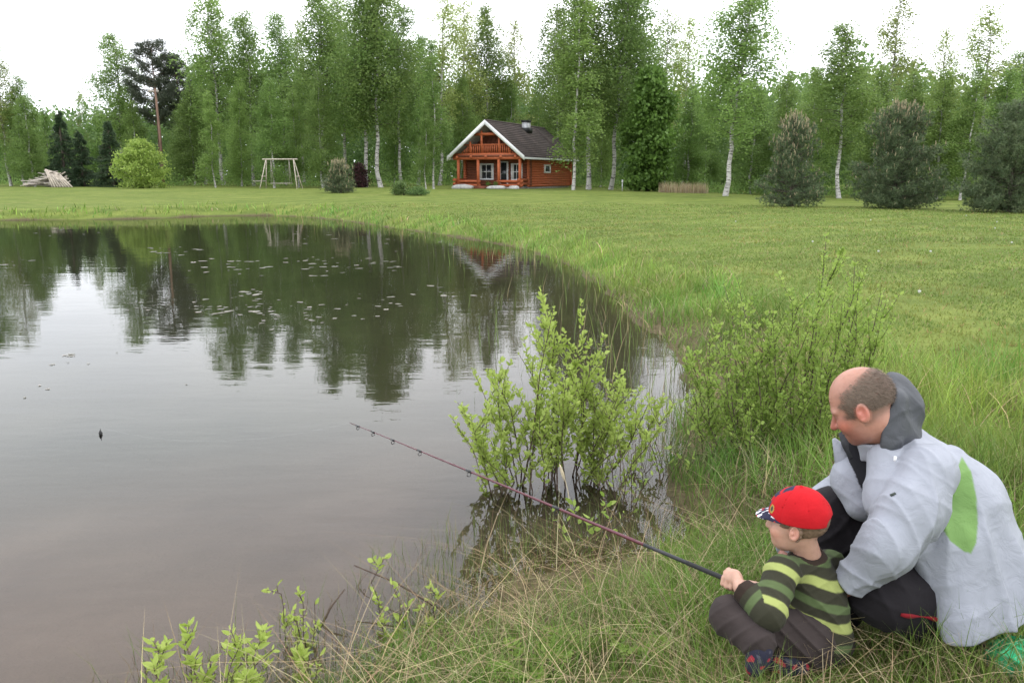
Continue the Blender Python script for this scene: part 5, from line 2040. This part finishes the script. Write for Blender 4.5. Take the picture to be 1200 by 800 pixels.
# trousers
JG = (0.272, 0.284, 0.322)
KN = [((30, 14, 70), 0.3, 0.8, 1.0), ((70, -18, 36), 1.7, 0.9, 0.8), ((-52, 40, 56), 2.9, 0.7, 0.6)]


def man_trousers(p):
    d = sd_cap(p, Lhip, Rhip, 0.125, 0.125)
    d = smin(d, sd_chain(p, [Lhip, Lk], [0.112, 0.098], 0.03), 0.03)
    d = smin(d, sd_chain(p, [Lk, La], [0.092, 0.062], 0.03), 0.015)
    d = smin(d, sd_chain(p, [Rhip, Rk], [0.125, 0.094], 0.03), 0.05)
    d = smin(d, sd_chain(p, [Rk, Ra], [0.088, 0.066], 0.03), 0.015)
    return d + folds(p, KN, 0.014)


lo, hi = bbox([Lhip, Rhip, Lk, Rk, La, Ra], 0.18)
part('trousers', man_trousers, lo, hi, 0.006, 'cloth', man, lambda V, N: np.tile((0.016, 0.014, 0.016), (len(V), 1)))
# red piping on the trouser side
a, b = P(1056, 720, 2.40), P(1100, 722, 2.46)
V = []
ts = np.linspace(0, 1, 12)
pts = np.array([a + (b - a) * t for t in ts])
for _ in range(14):
    e = 0.004
    g = norm(np.stack([man_trousers((pts + np.eye(3)[i] * e).astype(np.float32)) - man_trousers((pts - np.eye(3)[i] * e).astype(np.float32)) for i in range(3)], -1))
    pts = pts - g * (man_trousers(pts.astype(np.float32)) - 0.001)[:, None]
mb = MB()
mb.cc = (0.17, 0.010, 0.015)
mb.tube(pts, 0.005 + 0.003 * np.sin(ts * 9), 6)
mb.build('red_trim', M['cloth'], man, True, True).location = -np.array(man.location)
# boots
for an, kn in ((La, Lk), (Ra, Rk)):
    gzv = gz(an[0], an[1])
    if an is La:
        heel, toe = an + np.array([0.02, 0, -0.005]), an + (-eL) * 0.10 + np.array([0, 0, -0.05])
    else:
        heel, toe = np.array([an[0], an[1], gzv + 0.05]) - eL * 0.04, np.array([an[0], an[1], gzv + 0.045]) + eL * 0.16

    def boot(p, heel=heel, toe=toe, an=an):
        return smin(sd_cap(p, heel, toe, 0.052, 0.042), sd_cap(p, an + np.array([0, 0, 0.03]), heel, 0.062, 0.054), 0.02)
    lo, hi = bbox([heel, toe, an], 0.12)
    part('boot', boot, lo, hi, 0.007, 'cloth', man, lambda V, N: np.tile((0.02, 0.018, 0.018), (len(V), 1)))

# jacket: body, skirt and sleeves in one skin
hemA, hemB = P(1103, 748, 2.44), P(1202, 682, 2.66)
hem_n = norm(np.cross(hemB - hemA, np.array([0.38, 0.92, 0.0]) + 0 * hemA))
if hem_n[2] > 0:
    hem_n = -hem_n
cutA, cutB = P(1058, 636, 2.44), P(1106, 760, 2.46)
cut_n = norm(np.cross(cutB - cutA, eA))
if cut_n @ eL < 0:
    cut_n = -cut_n
JF = [((44, -12, 12), 0.0, 0.5, 1.0), ((-26, 30, 40), 1.1, 0.6, 0.5), ((40, 46, -10), 2.2, 0.5, 0.7)]
SF = [((62, 30, -40), 0.2, 0.9, 0.8), ((50, 20, 70), 1.9, 1.2, 0.45), ((95, 40, 10), 0.9, 1.0, 0.5)]


def jacket_torso(p):
    d = sd_chain(p, [P(1058, 534, 2.62), P(1104, 596, 2.64), P(1128, 668, 2.65)], [0.100, 0.172, 0.188], 0.08)
    d = smin(d, sd_cap(p, Ls + np.array([0, 0.01, 0]), Rs, 0.082, 0.082), 0.06)
    d = smin(d, sd_chain(p, [P(1034, 562, 2.58), P(1072, 640, 2.58)], [0.085, 0.13], 0.05), 0.06)
    sk = sd_chain(p, [P(1126, 660, 2.62), P(1152, 742, 2.60)], [0.178, 0.192], 0.06)
    d = smin(d, sk, 0.06)
    d = smin(d, sd_cap(p, P(1112, 640, 2.50), P(1128, 760, 2.45), 0.085, 0.085), 0.07)
    w_ = sstep(1.15, 0.55, p[:, 2])
    d = d + folds(p, JF, 0.016) + w_ * 0.004 * np.sin(p[:, 0] * 34 + p[:, 1] * 26 + 1.5 * np.sin(p[:, 2] * 9)).astype(np.float32)
    # hollow skirt, hem and open front
    d = smax(d, sd_plane(p, hemA, hem_n), 0.008)
    d = smax(d, sd_plane(p, cutA, cut_n), 0.03)
    inner = sd_chain(p, [P(1126, 700, 2.62), P(1158, 790, 2.60)], [0.158, 0.20], 0.05)
    d = smax(d, -inner, 0.006)
    return d


def jacket_front(p):
    """collar and open front panels above the cut"""
    d = sd_chain(p, [P(1040, 540, 2.52), P(1046, 585, 2.47), P(1056, 630, 2.48)], [0.060, 0.075, 0.07], 0.03)
    d = smin(d, sd_chain(p, [P(1002, 532, 2.70), P(1000, 560, 2.68), P(1010, 590, 2.64)], [0.040, 0.060, 0.055], 0.05), 0.04)
    return d + folds(p, SF, 0.008)


def sleeve_l(p):
    d = sd_chain(p, [Ls, P(1066, 598, 2.395), Le, Lw], [0.086, 0.077, 0.064, 0.050], 0.06)
    ax = norm(Lw - Ls).astype(np.float32)
    t = (p - Ls.astype(np.float32)) @ ax
    d = d + folds(p, SF, 0.016)
    return smax(d, sd_plane(p, Lw, norm(Lw - Le)), 0.01)


def sleeve_r(p):
    d = sd_chain(p, [Rs, Re, Rw], [0.088, 0.076, 0.050], 0.035) + folds(p, SF, 0.008)
    return smax(d, sd_plane(p, Rw, norm(Rw - Re)), 0.01)


def man_jacket(p):
    d = jacket_torso(p)
    d = smin(d, jacket_front(p), 0.02)
    sl = sleeve_l(p)
    d = smin(d, sl, 0.010)
    d = smin(d, sleeve_r(p), 0.02)
    # V of the open neck
    d = smax(d, -sd_chain(p, [P(1008, 520, 2.64), P(1018, 560, 2.60), P(1030, 604, 2.54)], [0.050, 0.026, 0.016], 0.01), 0.008)
    d = smax(d, -(sd_cap(p, neck0, neck1, 0.064, 0.068)), 0.01)
    return d


panel = np.array([(1127, 535), (1138, 552), (1144, 580), (1146, 612), (1144, 636), (1138, 648), (1130, 646), (1114, 634), (1096, 607), (1108, 585), (1117, 562)], float)


def project_px(V):
    q = V - CAM
    dp = q @ AX
    return 600 + FPX * (q @ RT) / dp, 400 - FPX * (q @ UP) / dp


def in_poly(x, y, poly):
    ins = np.zeros(len(x), bool)
    for (ax, ay), (bx, by) in zip(poly, np.roll(poly, -1, 0)):
        c = (ay > y) != (by > y)
        ins ^= c & (x < ax + (y - ay) * (bx - ax) / ((by - ay) if by != ay else 1e-9))
    return ins


def jacket_col(V, N):
    n = len(V)
    c = np.tile(np.array(JG), (n, 1))
    p = V.astype(np.float32)
    sx, sy = project_px(V)                       # the panel sits on the jacket's left flank
    flank = (N @ eA < -0.05) & (sleeve_l(p) > 0.006)
    ins = in_poly(sx, sy, panel)
    dm = np.full(n, 1e9)
    for (ax_, ay_), (bx_, by_) in zip(panel, np.roll(panel, -1, 0)):
        t_ = np.clip(((sx - ax_) * (bx_ - ax_) + (sy - ay_) * (by_ - ay_)) / ((bx_ - ax_) ** 2 + (by_ - ay_) ** 2), 0, 1)
        dm = np.minimum(dm, np.hypot(sx - ax_ - t_ * (bx_ - ax_), sy - ay_ - t_ * (by_ - ay_)))
    gw = (sstep(-0.9, 0.9, np.where(ins, dm, -dm)) * flank)[:, None]
    c = c * (1 - gw) + np.array([0.130, 0.240, 0.062]) * gw
    inn = sd_chain(p, [P(1126, 700, 2.62), P(1158, 790, 2.60)], [0.158, 0.20], 0.05)
    c[(inn < 0.004) & (sd_plane(p, hemA, hem_n) < -0.006)] = (0.10, 0.10, 0.11)
    vv = sd_chain(p, [P(1008, 520, 2.64), P(1018, 560, 2.60), P(1030, 604, 2.54)], [0.050, 0.026, 0.016], 0.01)
    c[vv < 0.006] = (0.03, 0.03, 0.034)
    # seams
    t = (p - Ls.astype(np.float32)) @ norm(Le - Ls).astype(np.float32)
    return c


lo, hi = bbox([Ls, Rs, Le, Lw, Re, Rw, P(1128, 668, 2.6), hemA, hemB, P(1058, 500, 2.6), P(1180, 640, 2.85), P(1180, 640, 2.45)], 0.2)
part('jacket', man_jacket, lo, hi, 0.0046, 'jacket', man, jacket_col)


# far flap of the open collar: white outside, dark lining
mb = MB()
mb.cc = (0.030, 0.031, 0.036)
mb.tube([P(986, 506, 2.665), P(994, 518, 2.65), P(1004, 534, 2.63)], [0.012, 0.024, 0.026], 10)
mb.cc = JG
mb.tube([P(977, 514, 2.69), P(986, 527, 2.69), P(998, 568, 2.70)], [0.006, 0.026, 0.046], 12)
mb.build('collar_flap', M['jacket'], man, True, True).location = -np.array(man.location)


# black shirt in the open front
def shirt(p):
    return sd_chain(p, [P(1014, 524, 2.64), P(1024, 562, 2.62), P(1040, 615, 2.58)], [0.062, 0.052, 0.05], 0.02)


lo, hi = bbox([P(1014, 524, 2.62), P(1040, 615, 2.58)], 0.1)
part('shirt', shirt, lo, hi, 0.006, 'cloth', man, lambda V, N: np.tile((0.014, 0.014, 0.017), (len(V), 1)))


# stand-up collar: open ring round the neck
CF = Frame(P(1030, 518, 2.605), eL * 0.93 + np.array([0, 0, -0.30]) + eA * 0.05)


def collar(p):
    q = CF.loc(p)
    rr = np.hypot(q[:, 0] / 1.15, q[:, 1])
    fl = 0.080 + 0.20 * np.maximum(q[:, 2], -0.05) + 0.005 * np.sin(np.arctan2(q[:, 1], q[:, 0]) * 5)
    d = np.abs(rr - fl) - 0.007
    d = smax(d, np.abs(q[:, 2] + 0.012 - 0.10 * np.maximum(q[:, 0], 0)) - 0.032, 0.008)
    # open at the front
    return smax(d, -sd_ell(q, (0.105, 0.030, 0.03), (0.06, 0.055, 0.11)), 0.008)


def collar_col(V, N):
    q = CF.loc(V.astype(np.float32))
    rr = np.hypot(q[:, 0] / 1.15, q[:, 1])
    fl = 0.080 + 0.20 * np.maximum(q[:, 2], -0.05) + 0.005 * np.sin(np.arctan2(q[:, 1], q[:, 0]) * 5)
    return np.where((rr < fl)[:, None], np.array([0.04, 0.042, 0.048]), np.array(JG) * 0.97)


lo, hi = bbox([CF.o], 0.18)
part('collar', collar, lo, hi, 0.004, 'jacket', man, collar_col)

# dark hood bunched behind the neck
HF = Frame(P(1054, 474, 2.60), norm(neck1 - MH.w(-0.03, 0, 0.05)), eL)


def hood(p):
    d = sd_chain(p, [P(1045, 456, 2.60), P(1053, 476, 2.60), P(1049, 512, 2.60)], [0.056, 0.062, 0.076], 0.05)
    d = smin(d, sd_chain(p, [P(1046, 470, 2.52), P(1040, 516, 2.51)], [0.042, 0.042], 0.03), 0.04)
    d = smin(d, sd_chain(p, [P(1044, 462, 2.69), P(1032, 508, 2.70)], [0.042, 0.042], 0.03), 0.04)
    d = d + folds(p, [((60, 36, 46), 0.4, 0.6, 1.0), ((-42, 60, 54), 1.4, 0.6, 0.7)], 0.005)
    # rim of the opening: a flat edge against the hair
    rim = norm(eL + np.array([0, 0, 0.02]))
    d = smax(d, sd_plane(p, P(1036, 470, 2.5), rim), 0.012)
    hd = head_sdf(MH.loc(p), MS)
    d = smin(d, sd_cap(p, P(1046, 500, 2.54), P(1064, 520, 2.56), 0.05, 0.04), 0.03)
    d = smax(d, sd_plane(p, P(1036, 470, 2.5), rim), 0.006)
    return smax(d, -(hd - 0.006), 0.008)


lo, hi = bbox([P(1050, 448, 2.61), P(1061, 470, 2.61), P(1052, 508, 2.61), P(1048, 470, 2.50), P(1030, 508, 2.72)], 0.10)
part('hood', hood, lo, hi, 0.0042, 'jacket', man, lambda V, N: np.tile((0.060, 0.063, 0.070), (len(V), 1)))
# small dark mark on the sleeve and white toggle at the collar


def on_surface(f, p, lift=0.001):
    p = np.array([p], float)
    for _ in range(25):
        g = norm(np.stack([f((p + np.eye(3)[i] * 0.003).astype(np.float32)) - f((p - np.eye(3)[i] * 0.003).astype(np.float32)) for i in range(3)], -1))
        p = p - g * (f(p.astype(np.float32)) - lift)[:, None] * 0.8
    return p[0], g[0]


q0, g0 = on_surface(man_jacket, P(1044, 583, 2.36))
q1, _ = on_surface(man_jacket, P(1049, 581, 2.36))
q1 = q0 + norm(q1 - q0) * 0.016
mb = MB()
mb.cc = (0.05, 0.06, 0.05)
mb.bar(q0, q1, 0.008, 0.003, g0)
mb.build('logo_patch', M['cloth'], man, False, True).location = -np.array(man.location)
q0, g0 = on_surface(man_jacket, P(1026, 524, 2.40))
mb = MB()
mb.cc = (0.75, 0.75, 0.75)
mb.tube([q0 - (0, 0, 0.008), q0 + (0, 0, 0.008)], 0.005, 8)
mb.build('toggle', M['cloth'], man, True, True).location = -np.array(man.location)

# ------------------------------------------------------------------ the boy
boy = thing('person', (0.98, 2.42, gz(0.98, 2.42)), 'small boy in red cap and green striped shirt sitting with the fishing rod', 'person')
bF = norm(np.array([-0.80, 0.60, 0.0]))           # the way he faces
bL = np.array([-0.60, -0.80, 0.0])                # his left, towards the viewer
BS = 0.80
BH = Frame(P(934, 611, 2.45), norm(np.array([-0.84, 0.52, -0.03])))
bn0, bn1 = BH.w(-0.022, 0, -0.05), P(947, 652, 2.48)
bLs, bRs = P(916, 670, 2.395), P(973, 662, 2.60)
bLe, bLw = P(900, 718, 2.32), P(868, 689, 2.385)
bRe, bRw = P(938, 716, 2.74), P(878, 692, 2.56)
bC1, bC2 = P(948, 682, 2.50), P(957, 738, 2.50)
bLh, bRh = P(858.5, 674, 2.42), P(868, 684, 2.50)
bHl, bHr = P(942, 748, 2.44), P(966, 748, 2.56)
bLk, bLa = P(856, 722, 2.40), P(888, 752, 2.30)
bRk, bRa = P(900, 722, 2.78), P(915, 764, 2.44)
# the rod runs through the fists
rodA, rodB = P(862, 683, 2.44), P(410, 493, 4.30)
rdir = norm(rodB - rodA)
FL = Frame(rodA + rdir * 0.012 + np.array([0.0, -0.012, 0.020]), rdir, norm(np.array([-0.2, -0.75, 0.62])))
FR = Frame(rodA - rdir * 0.075 + np.array([0.0, 0.014, 0.002]), rdir, norm(np.array([0.2, 0.75, 0.62])))


def boy_body(p):
    d = head_sdf(BH.loc(p), BS * 0.98, True)
    d = smin(d, sd_cap(p, bn0, bn1, 0.036, 0.040), 0.02)
    d = smin(d, sd_cap(p, bLs, bRs, 0.028, 0.028), 0.03)
    d = smin(d, sd_cap(p, bC1, bC2, 0.060, 0.065), 0.03)
    for a, b, c in ((bLs, bLe, bLw), (bRs, bRe, bRw)):
        d = smin(d, sd_chain(p, [a, b, c], [0.026, 0.022, 0.018], 0.01), 0.02)
    for a, b, c in ((bHl, bLk, bLa), (bHr, bRk, bRa)):
        d = smin(d, sd_chain(p, [a, b, c], [0.045, 0.03, 0.022], 0.01), 0.02)
    for F_, w_, hs_ in ((FL, bLw, 0.76), (FR, bRw, 0.68)):
        d = smin(d, sd_cap(p, w_, F_.w(-0.008, -0.006, 0.010), 0.018, 0.016), 0.012)
        d = smin(d, hand_sdf(p, F_, hs_, None, 0.008), 0.006)
    return d


def boy_skin(V, N):
    q = BH.loc(V.astype(np.float32))
    c = np.tile(np.array([0.46, 0.275, 0.205]), (len(V), 1))
    m = np.stack([q[:, 0], np.abs(q[:, 1]), q[:, 2]], -1)
    for (a, r, col) in (((0.05, 0.04, -0.03), 0.03, (0.56, 0.27, 0.20)), ((-0.008, 0.066, -0.012), 0.03, (0.56, 0.26, 0.20)), ((0.066, 0, -0.054), 0.012, (0.45, 0.17, 0.14))):
        w_ = sstep(r, r * 0.3, np.linalg.norm(m - np.array(a), axis=-1))[:, None] * 0.7
        c = c * (1 - w_) + np.array(col) * w_
    ew = sstep(0.0085, 0.005, np.linalg.norm((m - np.array([0.069, 0.026, -0.004])) * np.array([1, 0.8, 1.7]), axis=-1))[:, None] * 0.9
    return c * (1 - ew) + np.array([0.08, 0.06, 0.05]) * ew


lo, hi = bbox([BH.w(0.1, 0, 0.1), bLs, bRs, bLe, bRe, bC2, bLk, bRk, bLa, bRa, bLh, bRh], 0.1)
part('body', boy_body, lo, hi, 0.0032, 'skin', boy, boy_skin)


def boy_hair(p):
    q = BH.loc(p) / (BS * 0.98)
    d = head_sdf(q, 1.0, True) - 0.006 + 0.002 * noise3(p, 300)
    d = smax(d, q[:, 0] - 0.050 + 0.005 * noise3(p, 150), 0.004)
    low = np.where(q[:, 0] > -0.015, -0.004 - q[:, 2], -0.050 - q[:, 2] - 0.2 * q[:, 0]) + 0.004 * noise3(p, 170)
    d = smax(d, low, 0.006)
    ear = 0.030 - np.linalg.norm((q - np.array([-0.008, 0, -0.014], np.float32)) * np.array([1.3, 0, 0.95], np.float32), axis=-1)
    return smax(d, ear, 0.004) * BS


lo, hi = bbox([BH.o], 0.13)
part('hair', boy_hair, lo, hi, 0.0028, 'hair', boy, hair_col((0.10, 0.062, 0.040), (0.20, 0.13, 0.085)))


# cap: dome with seams, opening and strap at the back, curved peak
def cap_dome(p):
    q = BH.loc(p) / BS
    dome = sd_ell(q, (-0.010, 0, 0.032), (0.114, 0.096, 0.106))
    az = np.arctan2(q[:, 1], q[:, 0] + 0.01)
    dome = dome + 0.0016 * np.exp(-(np.sin(az * 3) / 0.10) ** 2) * (q[:, 2] < 0.125) + 0.0012 * noise3(p, 70)
    d = np.abs(dome + 0.002) - 0.003
    rim = 0.016 - q[:, 2] + 0.03 * q[:, 0]
    d = smax(d, rim, 0.004)
    hole = sd_ell(q, (-0.118, 0, 0.020), (0.04, 0.036, 0.026))
    d = smax(d, -hole, 0.004)
    btn = np.linalg.norm(q - np.array([-0.010, 0, 0.139], np.float32), axis=-1) - 0.007
    return smin(d, btn, 0.003) * BS


def cap_col(V, N):
    q = BH.loc(V.astype(np.float32)) / BS
    c = np.tile(np.array([0.43, 0.010, 0.015]), (len(V), 1))
    # navy print patch on the front and crown
    pt = (np.abs(q[:, 1] + 0.012) < 0.046) & (q[:, 0] > 0.012) & (q[:, 2] > 0.035) & (noise3(V, 110) > -0.35)
    c[pt] = (0.030, 0.028, 0.055)
    em = np.linalg.norm((q - np.array([0.080, 0.052, 0.055])) * np.array([1, 1, 0.8]), axis=-1)
    c[em < 0.014] = (0.34, 0.25, 0.06)
    c[em < 0.008] = (0.05, 0.05, 0.05)
    return c


part('cap', cap_dome, lo - 0.02, hi + 0.02, 0.0028, 'cloth', boy, cap_col)


def cap_peak(p):
    q = BH.loc(p) / BS
    y2 = q[:, 1] ** 2
    zc = 0.036 - 2.6 * y2 - 0.45 * np.maximum(q[:, 0] - 0.09, 0)
    d = np.abs(q[:, 2] - zc) - 0.0035
    out = sd_ell(np.stack([q[:, 0], q[:, 1], q[:, 2] * 0], -1), (0.045, 0, 0), (0.108, 0.086, 1.0))
    d = smax(d, out, 0.004)
    d = smax(d, -sd_ell(q, (-0.010, 0, 0.032), (0.108, 0.090, 0.15)), 0.003)
    return d * BS


def peak_col(V, N):
    a = noise3(V, 150)
    b = noise3(V + 7.7, 170)
    c = np.tile(np.array([0.022, 0.022, 0.045]), (len(V), 1))
    c[a > 0.30] = (0.62, 0.62, 0.64)
    c[b > 0.48] = (0.50, 0.03, 0.03)
    return c


part('cap_peak', cap_peak, lo - 0.06, hi + 0.06, 0.0026, 'cloth', boy, peak_col)

# striped shirt
BFo = [((90, 40, 60), 0.3, 0.8, 1.0), ((-65, 85, 80), 1.6, 0.8, 0.7)]


def shirt_torso(p):
    d = sd_chain(p, [P(947, 661, 2.49), P(952, 700, 2.49), P(958, 742, 2.49)], [0.062, 0.088, 0.102], 0.05)
    d = smin(d, sd_cap(p, bLs, bRs, 0.044, 0.044), 0.035)
    return d


def shirt_arm(p):
    d = sd_chain(p, [bLs, bLe, bLw], [0.050, 0.046, 0.034], 0.02)
    return smax(d, sd_plane(p, bLw, norm(bLw - bLe)), 0.006)


def shirt_arm2(p):
    d = sd_chain(p, [bRs, bRe, bRw], [0.048, 0.044, 0.034], 0.02)
    return smax(d, sd_plane(p, bRw, norm(bRw - bRe)), 0.006)


def boy_shirt(p):
    d = shirt_torso(p)
    d = smin(d, shirt_arm(p), 0.014)
    d = smin(d, shirt_arm2(p), 0.014)
    d = d + folds(p, BFo, 0.007)
    d = smax(d, -(sd_cap(p, bn0, bn1 + np.array([0, 0, 0.0]), 0.040, 0.040)), 0.006)
    # hem
    return smax(d, sd_plane(p, P(955, 752, 2.49), np.array([0.05, 0.0, -1.0])), 0.012)


def stripes(t):
    """t in metres along the cloth: dark, mid green, dark, yellow green"""
    u = np.mod(t, 0.108) / 0.108
    c = np.tile(np.array([0.034, 0.033, 0.021]), (len(t), 1))

    def band(a, b, col):
        w_ = (sstep(a - 0.02, a + 0.02, u) * sstep(b + 0.02, b - 0.02, u))[:, None]
        return c * (1 - w_) + np.array(col) * w_
    c = band(0.24, 0.46, (0.082, 0.112, 0.046))
    c = band(0.71, 0.94, (0.29, 0.325, 0.105))
    return c


def boy_shirt_col(V, N):
    p = V.astype(np.float32)
    ax = norm(np.array([-0.30, -0.02, -1.0]))
    t = (V - P(948, 660, 2.44)) @ ax
    c = stripes(t + 0.055 + 0.002 * noise3(V, 60))
    am, tr2, a2 = shirt_arm(p), shirt_torso(p), shirt_arm2(p)
    for arm, pts in ((am, (bLs, bLe, bLw)), (a2, (bRs, bRe, bRw))):
        s0 = np.clip((V - pts[0]) @ norm(pts[1] - pts[0]), -0.05, np.linalg.norm(pts[1] - pts[0]))
        s1 = np.clip((V - pts[1]) @ norm(pts[2] - pts[1]), 0, 1)
        on = arm < tr2 - 0.004
        near1 = sd_cap(p, pts[1], pts[2], 0.046, 0.034) < sd_cap(p, pts[0], pts[1], 0.050, 0.046)
        tt_ = np.where(near1, np.linalg.norm(pts[1] - pts[0]) + s1, s0)
        ca = stripes(tt_ + 0.075)
        c[on] = ca[on]
        cuff = on & near1 & (s1 > np.linalg.norm(pts[2] - pts[1]) - 0.028)
        c[cuff] = (0.030, 0.020, 0.015)
    nk = sd_cap(p, bn0, bn1, 0.040, 0.044)
    c[nk < 0.013] = (0.030, 0.020, 0.015)
    return c


lo, hi = bbox([bLs, bRs, bLe, bRe, bLw, bRw, P(958, 742, 2.40), P(958, 742, 2.60), P(900, 742, 2.49)], 0.10)
part('shirt', boy_shirt, lo, hi, 0.0032, 'cloth', boy, boy_shirt_col)


def boy_trousers(p):
    d = sd_cap(p, bHl, bHr, 0.085, 0.085)
    d = smin(d, sd_chain(p, [bHl, bLk], [0.078, 0.060], 0.02), 0.03)
    d = smin(d, sd_chain(p, [bLk, bLa], [0.058, 0.048], 0.02), 0.012)
    d = smin(d, sd_chain(p, [bHr, bRk], [0.078, 0.058], 0.02), 0.03)
    d = smin(d, sd_chain(p, [bRk, bRa], [0.056, 0.046], 0.02), 0.012)
    return d + folds(p, [((110, 30, 95), 0.3, 0.9, 1.0), ((-60, 115, 60), 1.1, 0.9, 0.8)], 0.008)


lo, hi = bbox([bHl, bHr, bLk, bRk, bLa, bRa], 0.11)
part('trousers', boy_trousers, lo, hi, 0.0045, 'cloth', boy, lambda V, N: np.tile((0.040, 0.031, 0.029), (len(V), 1)) * (1 + 0.15 * noise3(V, 40))[:, None])


def shoe_col(V, N):
    a = noise3(V, 120)
    c = np.tile(np.array([0.022, 0.022, 0.036]), (len(V), 1))
    c[a > 0.50] = (0.26, 0.025, 0.04)
    c[a < -0.5] = (0.06, 0.06, 0.075)
    return c


for (h_, t_) in ((P(894, 752, 2.29), P(884, 782, 2.27)), (P(908, 774, 2.40), P(938, 780, 2.38))):
    def shoe(p, h_=h_, t_=t_):
        d = sd_cap(p, h_, t_, 0.032, 0.025)
        d = smin(d, sd_ell(p, (h_ + t_) / 2, (0.033, 0.030, 0.036)), 0.02)
        return d
    lo, hi = bbox([h_, t_], 0.06)
    part('shoe', shoe, lo, hi, 0.003, 'cloth', boy, shoe_col)

# ------------------------------------------------------------------ the fishing rod
k = NT('rod_lacquer')
M['rod'] = k.done(k.pbr((0.085, 0.016, 0.024), 0.25, spec=0.5))
M['grip'] = simple_mat('grip', (0.018, 0.018, 0.018), 0.7, 0.2, 60)
M['wrap'] = simple_mat('wrap', (0.03, 0.03, 0.032), 0.4, 0.2, 60)
M['line'] = simple_mat('line', (0.6, 0.6, 0.6), 0.3, 0.05)
rod = thing('fishing_rod', tuple(rodA), 'long dark red fishing rod held by the boy over the water', 'fishing rod')
Lr = np.linalg.norm(rodB - rodA)


def rp_(t):
    return rdir * (t * Lr) + np.array([0, 0, -0.03 * max(0.0, t - 0.4) ** 2])


MB().tube([rp_(-0.06), rp_(0.075)], [0.0085, 0.0075], 10).build('grip', M['grip'], rod, True)
MB().tube([rp_(0.075), rp_(0.15)], [0.0068, 0.0062], 10).build('butt_section', M['wrap'], rod, True)
ts = np.linspace(0.15, 1.0, 24)
MB().tube([rp_(t) for t in ts], np.interp(ts, [0.15, 1], [0.0060, 0.0018]), 8).build('blank', M['rod'], rod, True)
for t in (0.33, 0.56, 0.72, 0.82, 0.90, 0.965):
    c = rp_(t)
    MB().tube([rp_(t - 0.008), rp_(t + 0.008)], 0.0066 - 0.0044 * t + 0.0010, 8).build('whipping', M['wrap'], rod, True)
    rr = 0.013 - 0.006 * t
    mb = MB()
    u = norm(np.cross(rdir, (0, 0, 1)))
    w_ = np.cross(u, rdir)
    cc_ = c - w_ * (rr + 0.006)
    an = np.linspace(0, 2 * math.pi, 13)
    mb.tube([cc_ + u * math.cos(a_) * rr + w_ * math.sin(a_) * rr for a_ in an], 0.0016, 5, False)
    mb.bar(c, cc_ + w_ * rr, 0.003, 0.003)
    mb.build('line_guide', M['wrap'], rod, True)
tip = rodA + rp_(1.0)
fl = at_z(118, 509)
s_ = np.linspace(0, 1, 20)
ln = tip + (np.array([fl[0], fl[1], 0.05]) - tip) * s_[:, None] + np.array([0, 0, -0.10]) * (4 * s_ * (1 - s_))[:, None]
MB().tube(ln - rodA, 0.00018, 4).build('line', M['line'], rod)
fo = thing('fishing_float', (fl[0], fl[1], 0.0), 'small dark fishing float standing upright in the open water', 'float')
MB().tube([(0, 0, -0.03), (0, 0, -0.01), (0, 0, 0.010), (0, 0, 0.022), (0, 0, 0.028)], [0.004, 0.009, 0.012, 0.008, 0.003], 10).build('bulb', M['black'], fo, True)
MB().tube([(0, 0, 0.026), (0.001, 0, 0.042)], 0.002, 6).build('stem', M['black'], fo, True)
# green plastic bag half hidden in the grass at the lower right
M['bag'] = simple_mat('bag', (0.03, 0.46, 0.20), 0.3, 0.25, 14, spec=0.5)
M['bag_white'] = simple_mat('bag_white', (0.55, 0.62, 0.60), 0.35, 0.1, 14)
p = at_z(1192, 780, 0.30)
bg = thing('plastic_bag', (p[0], p[1], gz(p[0], p[1])), 'crumpled green plastic bag in the grass at lower right', 'bag')


def bag(q):
    return sd_ell(q, np.array(bg.location) + (0, 0, 0.06), (0.085, 0.07, 0.055)) + folds(q, [((120, 70, 90), 0, 1.2, 1), ((-90, 140, 70), 1, 1, 0.8)], 0.014)


lo, hi = bbox([np.array(bg.location)], 0.13)
part('sack', bag, lo, hi, 0.004, 'bag', bg)
MB().tube([(0.02, -0.03, 0.08), (0.045, -0.04, 0.115), (0.075, -0.03, 0.09)], [0.012, 0.022, 0.010], 8).build('white_fold', M['bag_white'], bg, True)
